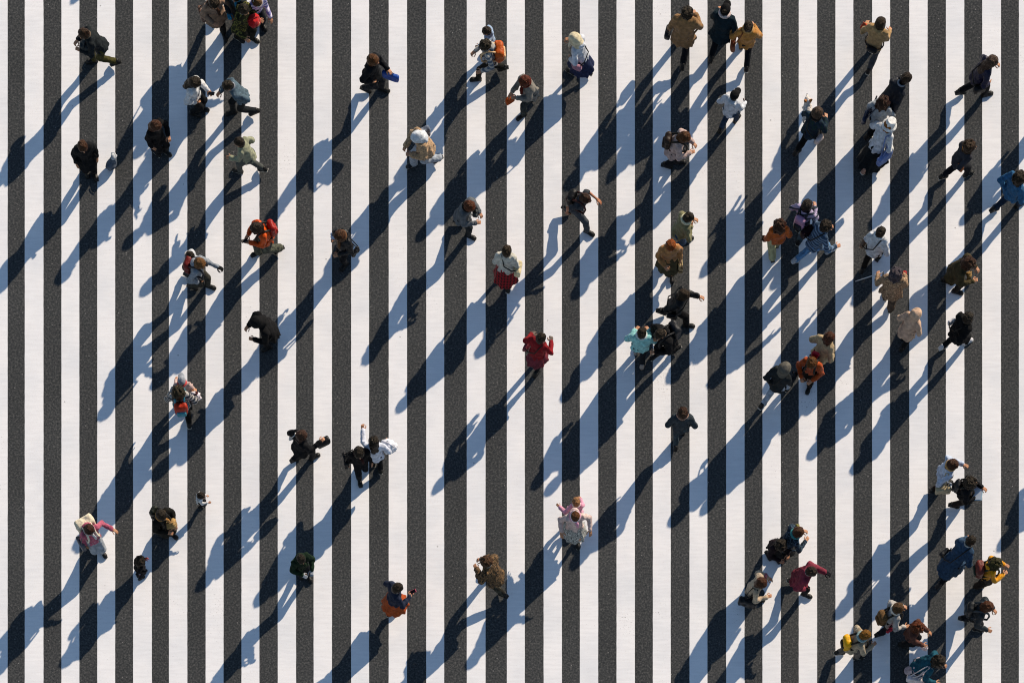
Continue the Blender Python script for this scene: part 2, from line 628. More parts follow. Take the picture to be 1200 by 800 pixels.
def hair_shape(style, seed=0, rs=.011):
    sz = .17
    lo = (-.22, -.19, -.2); hi = (.19, .19, .2)
    if style in ('long', 'pony', 'veil'):
        lo = (-.26, -.19, -.42)
    g = G(lo, hi, rs, seed)
    if style == 'bald':
        return None
    if style in ('short', 'pony', 'bun', 'crop'):
        t = .012 if style != 'crop' else .006
        g.add(g.ell((-.014, 0, .035), (.104 + t, .084 + t, .096 + t)), 0)
        g.add(g.ell((-.05, 0, -.04), (.062, .074, .07)), .03)
    elif style == 'bob':
        g.add(g.ell((-.02, 0, .03), (.122, .104, .11)), 0)
        g.add(g.stack([(-.14, -.03, 0, .088, .10), (.02, -.02, 0, .112, .108)]), .03)
    elif style == 'long':
        g.add(g.ell((-.02, 0, .03), (.122, .104, .11)), 0)
        g.add(g.stack([(-.36, -.105, 0, .045, .085), (-.22, -.095, 0, .055, .10), (-.1, -.05, 0, .085, .105), (.02, -.02, 0, .11, .105)]), .03)
    elif style == 'curly':
        g.add(g.ell((-.02, 0, .04), (.128, .115, .115)), 0)
        g.noise(.016, (.035, .035, .035))
    elif style == 'big':
        g.add(g.ell((-.03, 0, .02), (.142, .135, .125)), 0)
        g.add(g.ell((-.06, 0, -.09), (.10, .12, .08)), .04)
        g.noise(.018, (.04, .04, .06))
    if style == 'pony':
        g.add(g.seg((-.10, 0, .06), (-.165, 0, .0), .03, .032), .02)
        g.add(g.seg((-.165, 0, .0), (-.17, .01, -.22), .032, .014), .02)
    if style == 'bun':
        g.add(g.ell((-.085, 0, .11), (.05, .05, .045)), .012)
    # the face stays free
    low = -.03 if style in ('short', 'crop', 'pony', 'bun') else -.06
    g.cut(g.ell((.13, 0, -.055), (.088, .078, .115)), .012)
    if style in ('short', 'crop', 'pony', 'bun'):
        g.cut(g.ell((.03, .1, -.08), (.055, .05, .08)), .01)
        g.cut(g.ell((.03, -.1, -.08), (.055, .05, .08)), .01)
    g.noise(.011, (.04, .04, .07))
    g.noise(.006, (.02, .02, .06))
    return g.mesh()


HAIR = {}


def hair(style, seed):
    k = (style, seed % 3)
    if k not in HAIR:
        HAIR[k] = hair_shape(style, seed % 3)
    return HAIR[k]


def hat_shape(style):
    g = G((-.26, -.26, -.22), (.28, .26, .22), .011, 5)
    if style == 'cap':
        g.add(g.ell((-.012, 0, .05), (.118, .1, .098)), 0)
        g.cut(g.box((0, 0, -.1), (.5, .5, .13), .001))
        g.add(np.maximum(g.ell((.09, 0, .032), (.105, .08, .02)), -(g.X - .06)), .012)
        g.add(g.ell((-.012, 0, .148), (.012, .012, .008)), .004)
    elif style == 'beanie':
        g.add(g.ell((-.014, 0, .05), (.12, .102, .115)), 0)
        g.cut(g.box((.02, 0, -.12), (.5, .5, .13), .001, 0, -.12))
        g.add(g.stack([(.015, -.014, 0, .125, .107), (.06, -.014, 0, .125, .107)]), .008)
    elif style == 'bucket':
        g.add(g.stack([(.03, -.01, 0, .12, .104), (.12, -.01, 0, .105, .09), (.15, -.01, 0, .09, .078)]), 0)
        g.add(g.stack([(-.03, -.01, 0, .17, .155), (.0, -.01, 0, .15, .135), (.04, -.01, 0, .115, .1)]), .01)
        g.cut(g.stack([(-.1, -.01, 0, .2, .18), (-.03, -.01, 0, .155, .14), (.01, -.01, 0, .11, .095), (.03, -.01, 0, .1, .085)]))
    elif style == 'brim':
        g.add(g.stack([(.03, -.01, 0, .12, .104), (.14, -.01, 0, .1, .085), (.155, -.01, 0, .08, .065)]), 0)
        g.add(g.stack([(.018, 0, 0, .2, .19), (.036, 0, 0, .2, .19)]), .012)
        g.cut(g.ell((-.01, 0, .17), (.07, .025, .03)), .01)
        g.noise(.004, (.1, .1, .1))
    elif style == 'hood':
        g.add(g.ell((-.025, 0, .03), (.135, .118, .125)), 0)
        g.add(g.stack([(-.17, -.035, 0, .11, .12), (.02, -.02, 0, .125, .118)]), .03)
        g.cut(g.ell((.14, 0, -.03), (.085, .082, .12)), .012)
        g.noise(.006, (.06, .06, .08))
    elif style == 'hijab':
        g.add(g.ell((-.025, 0, .03), (.13, .108, .118)), 0)
        g.add(g.stack([(-.19, -.045, 0, .13, .15), (-.1, -.03, 0, .11, .115), (.02, -.02, 0, .12, .107)]), .03)
        g.cut(g.ell((.14, 0, -.02), (.085, .06, .09)), .012)
        g.noise(.006, (.05, .05, .1))
    elif style == 'headband':
        g.add(g.stack([(.045, -.012, 0, .124, .103), (.085, -.012, 0, .117, .096)]), 0)
        g.cut(g.ell((-.014, 0, .035), (.110, .090, .100)))
    return g.mesh()


HATS = {}


def hat(style):
    if style not in HATS:
        HATS[style] = hat_shape(style)
    return HATS[style]


# ------------------------------------------------------------------ people
ARM = {  # hand target from the shoulder: forward, outward, up; last is the elbow's pole
    'fwd': (.27, .02, -.42, (-.6, .3, -.5)), 'back': (-.2, .07, -.46, (-1, .3, 0)), 'down': (.04, .07, -.52, (-1, .3, 0)),
    'phone': (.31, -.10, -.20, (-.1, .4, -1)), 'pocket': (.04, .03, -.43, (-1, .9, 0)), 'strap': (.13, -.07, -.13, (0, .5, -1)),
    'out': (.14, .30, -.30, (-1, 0, -.4)), 'reach2': (.44, .05, -.18, (0, .3, -1)), 'reach': (.36, .03, -.24, (0, .3, -1)), 'up': (.3, .08, .3, (0, 1, -.2)),
    'bag': (.0, .12, -.52, (-1, .3, 0)), 'face': (.2, -.1, .06, (0, .5, -1)), 'hold': (.26, -.04, -.30, (-.2, .7, -1)),
    'wide': (.18, .15, -.38, (-1, .3, 0)), 'behind': (-.16, -.06, -.4, (-1, .6, 0)),
}


def ik(a, t, l1, l2, pole):
    a, t, pole = (np.array(v, float) for v in (a, t, pole))
    d = t - a
    L = np.linalg.norm(d)
    Lm = min(L, (l1 + l2) * .985)
    t = a + d / max(L, 1e-6) * Lm
    u = (t - a) / Lm
    x = (l1 * l1 - l2 * l2 + Lm * Lm) / (2 * Lm)
    hgt = math.sqrt(max(0, l1 * l1 - x * x))
    p = pole - u * (pole @ u)
    p /= max(1e-6, np.linalg.norm(p))
    return a + u * x + p * hgt, t


def basis(xa, zu):
    xa = Vector(xa).normalized(); z = Vector(zu)
    z = (z - xa * z.dot(xa)).normalized()
    y = z.cross(xa)
    return Matrix(((xa.x, y.x, z.x), (xa.y, y.y, z.y), (xa.z, y.z, z.z)))


GROUP = 'pedestrians crossing the striped road'
COUNT = [0]


def person(hx, hy, rot, label, top, bot, hr, arms=('fwd', 'back'), stride=.24, h=1.66, lean=.05, look=.25, yaw=0,
           shoes='161616', skin='c08a68', ht=None, scarf=None, bags=(), gloves=None, wide=1.0, apron=None):
    """top = (kind, material, colour[, colour2]); bot the same; hr = (style, colour); ht = (style, colour)"""
    COUNT[0] += 1
    seed = COUNT[0]
    rnd = random.Random(seed * 7)
    q = h / 1.68
    W = wide * .95
    child = h < 1.25
    Z = lambda z: z * q
    s = stride * q * .84
    sg = 1 if s >= 0 else -1
    s = abs(s)
    zp = min(.9 * q, .09 * q + math.sqrt(max(.01, (.83 * q) ** 2 - s * s)))
    dz = zp - .9 * q
    cxz = lambda z: lean * max(0, (z / q - .92)) / .46
    sh = [np.array((cxz(Z(1.37)), sd * .165 * q * W, Z(1.375) + dz)) for sd in (1, -1)]
    # legs: sd=+1 left, -1 right
    legs = []
    for sd in (1, -1):
        fw = (sd == sg)
        hip = np.array((0, sd * .085 * q, zp))
        an = np.array((s if fw else -s, sd * .075 * q, (.09 if fw else .09 + min(.1, .35 * s)) * q))
        kn, an = ik(hip, an, .43 * q, .43 * q, (1, 0, .1))
        legs.append((hip, kn, an, fw))
    # arms
    ar = []
    for i, sd in enumerate((1, -1)):
        a = ARM[arms[i]]
        t = sh[i] + np.array((a[0] + rnd.uniform(-.02, .02), sd * (a[1] + rnd.uniform(-.015, .015)), a[2])) * q
        el, wr = ik(sh[i], t, .29 * q, .26 * q, (a[3][0], sd * a[3][1], a[3][2]))
        ar.append((sh[i], el, wr))
    hs = 1.04 * q if not child else 1.0 * (.55 + .45 * q)
    hc = np.array((cxz(Z(1.55)) + .025 + .05 * look, 0, Z(1.68) + dz - .125 * hs / 1.0))
    # where it stands
    rr = R(rot)
    hw = px(hx, hy, hc[2])
    root = bpy.data.objects.new('person', None)
    root.empty_display_size = .2
    C.objects.link(root)
    root.location = (hw[0] - math.cos(rr) * hc[0], hw[1] - math.sin(rr) * hc[0], .004)
    root.rotation_euler = (0, 0, rr)
    tag(root, label, 'person', GROUP)

    # ---- body
    nk = np.array((cxz(Z(1.46)), 0, Z(1.46) + dz))
    allp = np.array([p for l in legs for p in l[:3]] + [p for a in ar for p in a] + [hc, nk])
    lo = allp.min(0) - .22; hi = allp.max(0) + .22
    lo[2] = 0
    g = G((lo[0], lo[1], 0), (hi[0], hi[1], nk[2] + .1), .024, seed)
    tor = lambda t, rows: [(z * q + dz, cxz(z * q), 0, (rx + t) * q, (ry * W + t) * q) for z, rx, ry in rows]
    base = [(.84, .10, .15), (.92, .11, .16), (1.06, .095, .14), (1.24, .105, .155), (1.36, .085, .15), (1.42, .055, .10), (1.46, .045, .05)]
    g.add(g.stack(tor(0, base)), 0)
    g.add(g.seg(nk - (0, 0, .05), hc - (0, 0, .06), .05 * q, .05 * q), .03)
    for hp, kn, an, fw in legs:
        g.add(g.seg(hp, kn, .078 * q, .05 * q), .03)
        g.add(g.seg(kn, an, .052 * q, .034 * q), .02)
    for a, e, w_ in ar:
        g.add(g.seg(a, e, .046 * q, .037 * q), .03)
        g.add(g.seg(e, w_, .037 * q, .026 * q), .015)
    bv, bq = g.mesh()
    Hm = Matrix.Translation(hc) @ Matrix.Rotation(R(yaw), 4, 'Z') @ Matrix.Rotation(look, 4, 'Y') @ Matrix.Scale(hs, 4)
    parts = [(bv, bq, 0), (xf(HEAD[0], Hm), HEAD[1], HEAD[2])]
    hands = []
    for i, (a, e, w_) in enumerate(ar):
        sd = 1 - 2 * i
        d_ = w_ - e
        Mb = basis(d_, (0, sd, .3) if abs(d_[2]) > .6 * np.linalg.norm(d_) else (0, sd * .3, 1)).to_4x4()
        flip = Matrix.Diagonal((1, -sd, 1, 1))
        Mh = Matrix.Translation(w_) @ Mb @ flip @ Matrix.Scale(.93 * q, 4)
        hp = HANDS['grip' if arms[i] in ('bag', 'strap', 'phone', 'hold', 'reach', 'reach2') else 'relax']
        Q_ = hp[1] if sd < 0 else hp[1][:, ::-1]
        if gloves:
            hands.append((xf(hp[0], Mh), Q_))
        parts.append((xf(hp[0], Mh), Q_, 0))
    V, Qd, mi = join(parts)
    mk('body', V, Qd, [mat('skin', skin), mat('plain', '9a4a42'), mat('plain', '0c0806'), mat('plain', 'dcd8d0')], root, mi)
    if gloves:
        for hv, hq in hands:
            c0 = hv.mean(0)
            mk('glove', c0 + (hv - c0) * 1.14, hq, mat('cloth', gloves), root)

    # ---- hair and hat
    if hr[0] != 'bald':
        hv, hq = hair(hr[0], seed)
        Hh = Hm
        if ht and ht[0] not in ('headband',):
            Hh = Hm @ Matrix.Scale(.955, 4)
        if not (ht and ht[0] in ('hood', 'hijab')):
            mk('hair', xf(hv, Hh), hq, mat('hair', hr[1]), root)
    if ht:
        hv, hq = hat(ht[0])
        mk({'cap': 'cap', 'beanie': 'beanie', 'bucket': 'bucket_hat', 'brim': 'brimmed_hat', 'hood': 'hood', 'hijab': 'headscarf',
            'headband': 'headband'}[ht[0]], xf(hv, Hm), hq, mat(ht[2] if len(ht) > 2 else 'cloth', ht[1]), root)

    # ---- clothes, upper
    tk, tm, tc = top[:3]
    tm = mat(tm, tc, top[3] if len(top) > 3 else None)
    t = {'parka': .028, 'coat': .028, 'jacket': .024, 'puffer': .042, 'sweater': .02, 'tee': .012, 'poncho': .04, 'fur': .045}[tk]
    hem = {'parka': .76, 'coat': .62, 'jacket': .85, 'puffer': .8, 'sweater': .85, 'tee': .88, 'poncho': .75, 'fur': .72}[tk]
    rows = [(1.47, .045, .05), (1.435, .07, .115), (1.38, .085, .155), (1.24, .108, .16), (1.06, .10, .148), (.93, .118, .165)]
    if hem < .93:
        f = (.93 - hem)
        fl = .28 if tk in ('coat', 'poncho', 'parka') else .12
        rows.append((hem, .118 + fl * f + (.35 * s if tk == 'coat' else .05 * s), .165 + fl * f * .8))
    r_ = tor(t, rows)
    z0 = hem * q + dz - .02
    sub = np.array([p for a in ar for p in a] + [hc])
    mx = .15 + t + .3 * (.93 - hem) * q + .35 * s * (tk == 'coat') + .05
    lo = np.minimum(sub.min(0) - .1, (-mx, -.3 * q * W - .05, 0)); hi = np.maximum(sub.max(0) + .1, (mx + lean, .3 * q * W + .05, 0))
    g = G((lo[0], lo[1], min(z0, sub[:, 2].min() - .08)), (hi[0], hi[1], max(nk[2] + .12, sub[:, 2].max() + .02 if arms.count('up') + arms.count('face') else 0)), .0195, seed)
    nf = rnd.choice((5, 6, 7, 8))
    g.add(g.stack(r_, (nf, .045 if tk == 'coat' else .05, hem * q + dz, 1.15 * q, seed)), 0)
    for i, (a, e, w_) in enumerate(ar):
        if tk == 'tee':
            g.add(g.seg(a, a + (e - a) * .75, .062 * q, .055 * q), .035)
            continue
        wr = w_ - (w_ - e) * .06
        g.add(g.seg(a, e, (.048 + t * .8) * q, (.042 + t * .8) * q), .045)
        g.add(g.seg(e, wr, (.042 + t * .8) * q, (.036 + t * .6) * q), .02)
    # collar or a lowered hood
    for k in range(8):
        th = k / 8 * 2 * math.pi
        p = nk + np.array((.055 * math.cos(th) + .005, .06 * math.sin(th), .012 - .018 * math.cos(th))) * q
        g.add(g.seg(p, p + (0, 0, .015), .024 * q, .018 * q), .012)
    if tk in ('puffer',) or (tk == 'sweater' and seed % 2):
        g.add(g.ell(nk + np.array((-.095, 0, .0)) * q, (.07 * q, .10 * q, .055 * q)), .03)
    if tk == 'puffer':
        g.f = g.f + .009 * np.abs(np.sin(g.Z * 38)).astype(np.float32)
    if tk == 'fur':
        g.noise(.014, (.035, .035, .035))
    g.noise(.016, (.07, .07, .13))
    g.noise(.009, (.035, .035, .05))
    V, Qd = g.mesh()
    mk({'parka': 'coat', 'coat': 'coat', 'jacket': 'jacket', 'puffer': 'puffer_jacket', 'sweater': 'sweater', 'tee': 't_shirt', 'poncho': 'poncho',
        'fur': 'fur_jacket'}[tk], V, Qd, tm, root)
    if not scarf and ht is None:
        cc = rnd.choice(['b8b4ac', '2a2c34', '6a5a4a', '8c9098', '3a2a22'])
        sv = [nk + np.array((.066 * math.cos(k * math.pi / 8) + .008, .070 * math.sin(k * math.pi / 8), .034 - .022 * math.cos(k * math.pi / 8))) * q for k in range(17)]
        a, b = tube(sv, .019 * q, 8)
        mk('collar', a, b, mat('cloth', cc), root)
    if tk != 'tee' and not gloves:
        cf = []
        for a, e, w_ in ar:
            u = (w_ - e) / np.linalg.norm(w_ - e)
            cf.append(tube([w_ - u * .035, w_ - u * .005], (.040 + t * .5) * q, 10))
        for cv, cq in cf:
            mk('cuff', cv, cq, tm, root)
    if tk in ('jacket', 'parka', 'coat') and seed % 2 == 0:
        # pocket flaps on both hips
        for sd in (1, -1):
            g = G((-.1, -.06, -.05), (.1, .06, .05), .01)
            g.add(g.box((0, 0, 0), (.075, .016, .03), .012), 0)
            V, Qd = g.mesh()
            V = V @ np.array(Matrix.Rotation(sd * .5, 3, 'Z')).T
            V = V + np.array((.07, sd * (.160 * W + t + .012), 1.0)) * q + (0, 0, dz)
            mk('pocket_flap', V, Qd, tm, root)
    if scarf:
        sv = []
        for k in range(17):
            th = k / 16 * 2 * math.pi
            sv.append(nk + np.array((.085 * math.cos(th) + .012, .09 * math.sin(th), .03 - .025 * math.cos(th))) * q)
        a, b = tube(sv, .04 * q, 9)
        a2, b2 = tube([sv[0], sv[0] + np.array((.05, .04, -.12)) * q, sv[0] + np.array((.06, .05, -.28)) * q], .035 * q, 7)
        V, Qd, _ = join([(a, b), (a2, b2)])
        mk('scarf', V, Qd, mat('knit', scarf), root)

    # ---- clothes, lower
    bk, bm, bc = bot[:3]
    bm = mat(bm, bc, bot[3] if len(bot) > 3 else None)
    sub = np.array([p for l in legs for p in l[:3]])
    lo = sub.min(0) - .16; hi = sub.max(0) + .16
    g = G((min(lo[0], -.3), min(lo[1], -.3), .05 * q), (max(hi[0], .3), max(hi[1], .3), zp + .14 * q), .021, seed + 900)
    if bk in ('trousers', 'wide', 'shorts', 'tights'):
        e_ = {'trousers': .014, 'wide': .04, 'shorts': .03, 'tights': .004}[bk]
        g.add(g.stack(tor(.012, [(.88, .105, .155), (.95, .112, .162), (1.0, .105, .155)])), 0)
        for hp, kn, an, fw in legs:
            g.add(g.seg(hp, kn if bk != 'shorts' else hp + (kn - hp) * .85, (.085 + e_ * .5) * q, (.058 + e_) * q), .04)
            if bk != 'shorts':
                g.add(g.seg(kn, an + (kn - an) * .04, (.058 + e_) * q, (.046 + e_) * q), .02)
    else:
        hz = {'skirt': .42, 'long_skirt': .2, 'mini': .62}[bk]
        fl = {'skirt': .22, 'long_skirt': .17, 'mini': .25}[bk]
        g.add(g.stack(tor(.015, [(1.0, .10, .14), (.92, .118, .162), (hz, .118 + fl * (.92 - hz) + .4 * s, .162 + fl * (.92 - hz))]),
                      (9, .06, hz * q, .9 * q, seed)), 0)
    g.noise(.010, (.06, .06, .12))
    V, Qd = g.mesh()
    mk({'trousers': 'trousers', 'wide': 'wide_trousers', 'shorts': 'shorts', 'tights': 'tights', 'skirt': 'skirt', 'long_skirt': 'skirt',
        'mini': 'skirt'}[bk], V, Qd, bm, root)
    if bk in ('skirt', 'mini', 'shorts') and bc != 'bare' and seed % 3:
        g = G((lo[0], lo[1], .05 * q), (hi[0], hi[1], zp), .021, seed)
        for hp, kn, an, fw in legs:
            g.add(g.seg(hp, kn, .083 * q, .057 * q), .03)
            g.add(g.seg(kn, an, .059 * q, .042 * q), .02)
        V, Qd = g.mesh()
        mk('tights', V, Qd, mat('cloth', '131316'), root)
    for hp, kn, an, fw in legs:
        pit = 0.0 if fw else min(.6, 1.6 * s)
        M = Matrix.Translation(an - np.array((0, 0, .09 * q))) @ Matrix.Translation((0, 0, .09 * q)) @ Matrix.Rotation(pit, 4, 'Y') @ \
            Matrix.Translation((0, 0, -.09 * q)) @ Matrix.Scale(1.02 * q, 4)
        V = xf(SHOE[0], M)
        V[:, 2] = np.maximum(V[:, 2], .001)
        mk('shoe', V, SHOE[1], [mat('leather', shoes), mat('plastic', 'c9c5bd' if seed % 3 == 0 else '151414')], root, SHOE[2])
    info = dict(q=q, dz=dz, root=root, ar=ar, sh=sh, hc=hc, t=t, nk=nk, cxz=cxz, seed=seed, W=W)
    for b_ in bags:
        bag(info, *b_)
    return info


# ------------------------------------------------------------------ things people carry
def place(info, name, label, cat, base, group=None):
    r = info['root']
    o = bpy.data.objects.new(name, None)
    o.empty_display_size = .1
    C.objects.link(o)
    M = Matrix.Translation(r.location) @ Matrix.Rotation(r.rotation_euler.z, 4, 'Z')
    o.location = M @ Vector(base)
    o.rotation_euler = (0, 0, r.rotation_euler.z)
    tag(o, label, cat, group)
    return o


def bag(info, kind, where, col, label, mk_='nylon', size=1.0, col2=None):
    """where: 'L'/'R' side, or '' ; """
    q, dz, ar, sh, nk = info['q'], info['dz'], info['ar'], info['sh'], info['nk']
    seed = info['seed']
    m = mat(mk_, col, col2)
    dark = mat('leather', '15130f')
    i = 0 if where == 'L' else 1
    sd = 1 - 2 * i
    t = info['t']
    if kind == 'backpack':
        c = np.array((info['cxz'](1.2 * q) - (.115 + t + .065 * size), 0, 1.20 * q + dz))
        o = place(info, 'backpack', label, 'backpack', c - (0, 0, .23 * q), 'backpacks worn on the crossing')
        g = G((-.2, -.26, -.05), (.2, .26, .6), .017, seed)
        g.add(g.box((0, 0, .23 * q), (.085 * size, .15 * size, .22 * q), .065), 0)
        g.noise(.012, (.07, .07, .09))
        V, Qd = g.mesh(); mk('pack', V, Qd, m, o)
        g = G((-.25, -.2, -.05), (.05, .2, .4), .016, seed)
        g.add(g.box((-.085 * size, 0, .13 * q), (.04, .11 * size, .10 * q), .035), 0)
        V, Qd = g.mesh(); mk('front_pocket', V, Qd, mat(mk_, col2 or col), o)
        for s_ in (1, -1):
            y = s_ * .095 * q
            zt = nk[2] - .035 * q
            b0 = c - (0, 0, .23 * q)
            path = [np.array(p) - b0 for p in [(c[0] + .05, y, zt - .06), (nk[0] - .08 - t, y, zt + t * .6), (nk[0], y, zt + .03 + t * .8),
                                              (nk[0] + .09 + t, y * 1.05, zt - .02), (nk[0] + .12 + t, y * 1.15, zt - .14),
                                              (nk[0] + .10 + t, y * 1.5, zt - .30), (c[0] + .06, y * 1.5, c[2] - .12)]]
            V, Qd = tube(path, .022, 7); mk('strap', V, Qd, dark if not col2 else mat(mk_, col2), o)
    elif kind in ('tote', 'shoulder'):
        w_ = .27 if kind == 'tote' else .25
        c = np.array((-.03, sd * (w_ + .02) * q * info['W'], (.84 if kind == 'tote' else .95) * q + dz))
        hs = (.16 * size, .055 * size, .15 * size) if kind == 'tote' else (.11 * size, .05 * size, .085 * size)
        o = place(info, 'tote_bag' if kind == 'tote' else 'shoulder_bag', label, 'bag', c - (0, 0, hs[2]), 'bags carried on the crossing')
        g = G((-.3, -.15, -.05), (.3, .15, .45), .015, seed)
        g.add(g.box((0, 0, hs[2]), hs, .04), 0)
        g.noise(.014, (.06, .06, .08))
        V, Qd = g.mesh(); mk('bag_body', V, Qd, m, o)
        b0 = c - (0, 0, hs[2])
        s_ = sh[i] + np.array((0, -sd * .02, .055 + t * .7))
        for dx in ((.07, -.07) if kind == 'tote' else (.02,)):
            if kind == 'tote':
                path = [c + (dx, sd * .01, hs[2] - .02), (s_ + c + (dx, 0, .1)) / 2 + (0, sd * .05, 0), s_ + (dx * .4, 0, 0), s_ + (dx * .3 - .06, -sd * .03, -.02),
                        c + (dx - .03, -sd * .02, hs[2] - .02)]
            else:
                o_ = np.array((nk[0], -sd * .09 * q, nk[2] - .005 + t * .3))
                path = [c + (.06, 0, hs[2] - .02), np.array((.13 + t, sd * .12, 1.1 * q + dz)), np.array((.13 + t + info['cxz'](1.3 * q), -sd * .02, 1.28 * q + dz)), o_ + (.05, 0, 0), o_ + (-.05, 0, 0),
                        np.array((-.12 - t, -sd * .02, 1.26 * q + dz)), np.array((-.12 - t, sd * .14, 1.08 * q + dz)), c + (-.06, 0, hs[2] - .02)]
            V, Qd = tube([p - b0 for p in path], .011 if kind == 'tote' else .013, 6)
            mk('strap', V, Qd, dark if kind == 'shoulder' else m, o)
    elif kind in ('shopper', 'handbag', 'case'):
        w_ = ar[i][2]
        d_ = ar[i][2] - ar[i][1]
        hp = w_ + d_ / np.linalg.norm(d_) * .08 * q
        hs = {'shopper': (.14 * size, .06 * size, .17 * size), 'handbag': (.13 * size, .06 * size, .10 * size), 'case': (.18, .045, .13)}[kind]
        top = hp - (0, 0, .12 if kind == 'shopper' else .09)
        base_ = top - (0, 0, 2 * hs[2])
        if base_[2] < .03:
            base_[2] = .03
        o = place(info, {'shopper': 'shopping_bag', 'handbag': 'handbag', 'case': 'briefcase'}[kind], label, 'bag', base_, 'bags carried on the crossing')
        g = G((-.32, -.16, -.05), (.32, .16, .5), .015, seed)
        g.add(g.box((0, 0, hs[2]), hs, .012 if kind == 'shopper' else .035), 0)
        g.noise(.008, (.08, .08, .08))
        V, Qd = g.mesh(); mk('bag_body', V, Qd, m, o)
        for y in (-.03, .03):
            z1, z2 = 2 * hs[2] - .015, hp[2] - base_[2] - .01
            path = [(-.06, y, z1), (-.045, y * .6, (z1 + z2) / 2), (-.02, y * .2, z2), (.02, y * .2, z2), (.045, y * .6, (z1 + z2) / 2), (.06, y, z1)]
            V, Qd = tube(path, .008, 6); mk('handle', V, Qd, m if kind == 'shopper' else dark, o)
    elif kind == 'phone':
        w_ = ar[i][2]
        d_ = (ar[i][2] - ar[i][1]); d_ = d_ / np.linalg.norm(d_)
        c = w_ + d_ * .11 * q + (0, 0, .035)
        o = place(info, 'phone', label, 'phone', c, 'phones held on the crossing')
        g = G((-.09, -.06, -.03), (.09, .06, .03), .0045)
        g.add(g.box((0, 0, 0), (.072, .037, .006), .006), 0)
        V, Qd = g.mesh(); mk('phone_case', V, Qd, m, o)
        V = np.array([(-.064, -.031, .0075), (.064, -.031, .0075), (.064, .031, .0075), (-.064, .031, .0075)])
        mk('screen', V, np.array([(0, 1, 2, 3)]), mat('plain', '0b0d12'), o, smooth=False)
        for e in o.children:
            pass
        o.rotation_euler = (0, -.35, o.rotation_euler.z)
    elif kind in ('bundle', 'fbundle'):
        # a folded coat, soft parcel or cushion held against the body
        if kind == 'bundle':
            c = (ar[i][1] + ar[i][2]) / 2 + np.array((.02, 0, -.02))
        else:
            c = np.array((.20 + t + info['cxz'](1.1 * q), sd * .06, 1.12 * q + dz))
        o = place(info, 'folded_coat' if kind == 'bundle' else 'soft_parcel', label, 'coat' if kind == 'bundle' else 'parcel', c - (0, 0, .16 * size))
        g = G((-.3, -.3, -.25), (.3, .3, .45), .017, seed)
        g.add(g.ell((0, 0, .16 * size), (.12 * size, .14 * size, .13 * size)), 0)
        g.add(g.ell((.02, sd * .05 * size, 0), (.07 * size, .10 * size, .16 * size)), .04)
        g.noise(.03, (.06, .06, .09))
        V, Qd = g.mesh()
        mk('folded_cloth', V, Qd, m, o)
        V, Qd = tube([(-.06 * size, -.1 * size, .27 * size), (.02, 0, .30 * size), (.07 * size, .1 * size, .25 * size)], .016, 6)
        mk('fold', V, Qd, m, o)
    elif kind == 'waist':
        c = np.array((-.14 - t, sd * .02, .98 * q + dz))
        o = place(info, 'waist_bag', label, 'bag', c - (0, 0, .07), 'bags carried on the crossing')
        g = G((-.12, -.2, -.03), (.12, .2, .2), .014, seed)
        g.add(g.box((0, 0, .07), (.055, .12, .065), .045), 0)
        V, Qd = g.mesh(); mk('bag_body', V, Qd, m, o)
        rx, ry = .13 + t, .18 + t
        V, Qd = tube([(rx * math.cos(a) - c[0], ry * math.sin(a) - c[1], .08) for a in np.linspace(-math.pi, math.pi, 20)], .014, 6)
        mk('strap', V, Qd, dark, o)
    elif kind == 'board':
        # flat board, folder or tablet carried in front
        c = np.array((.26 + t, sd * .05, 1.13 * q + dz))
        o = place(info, 'folder', label, 'folder', c)
        g = G((-.2, -.2, -.05), (.2, .2, .05), .008)
        g.add(g.box((0, 0, 0), (.115, .155, .010), .008), 0)
        V, Qd = g.mesh(); mk('cover', V, Qd, m, o)
        V = np.array([(-.10, -.14, .0125), (.10, -.14, .0125), (.10, .14, .0125), (-.10, .14, .0125)])
        mk('sheet', V, np.array([(0, 1, 2, 3)]), mat('plain', 'cfd8e0'), o, smooth=False)
        o.rotation_euler = (0, -.5, o.rotation_euler.z)
    elif kind == 'stick':
        w_ = ar[i][2]
        top = w_ + np.array((.03, -sd * .10, .12))
        base_ = w_ + np.array((-.10, sd * .42, -.30))
        o = place(info, 'walking_stick', label, 'walking stick', base_)
        V, Qd = tube([(0, 0, 0), (top - base_) * .5, top - base_], .010, 8); mk('shaft', V, Qd, m, o)
        e_ = top - base_
        V, Qd = tube([e_, e_ + (-.04, 0, .03), e_ + (-.09, 0, .015)], .014, 7); mk('handle', V, Qd, dark, o)


def P(*a, **k):
    return person(*a, **k)



BLK, DK = '0d0d10', '1a1a1e'
HB, HN, HR = '0c0907', '2a170d', '4a2412'      # black, brown, auburn hair
# ---- left side of the crossing
P(98, 40, 190, 'person in olive trousers and a dark jacket striding out near the top left corner', ('jacket', 'cloth', '1c2124'), ('trousers', 'cloth', '3e3b1c'),
  ('short', HN), ('hold', 'hold'), -.27, 1.68, .18, bags=[('fbundle', 'L', '252d30', 'dark bag hugged in front by the person in olive trousers', 'nylon', .9)])
P(97, 172, 285, 'brown-haired person in a long black coat standing left of the small grey sack', ('coat', 'cloth', '0f1114'), ('trousers', 'cloth', BLK), ('short', '3a2013'),
  ('down', 'down'), .06, 1.72, .04, .4, wide=.88)
P(183, 148, 320, 'person in a black coat with sunlit copper fringe, alone between two long shadows', ('jacket', 'cloth', '101012'), ('trousers', 'cloth', '0f0f12'), ('bob', '3a1c0e'),
  ('hold', 'down'), .1, 1.60, .02, .6, yaw=30)
P(229, 97, 345, 'person in a white sweatshirt with black hair blown left and a phone in one hand', ('sweater', 'cloth', 'd8d8d8'), ('trousers', 'cloth', '0e1013'), ('long', HB),
  ('phone', 'pocket'), .08, 1.66, .04, .4, bags=[('phone', 'L', '101216', 'black phone held out by the person in the white sweatshirt')])
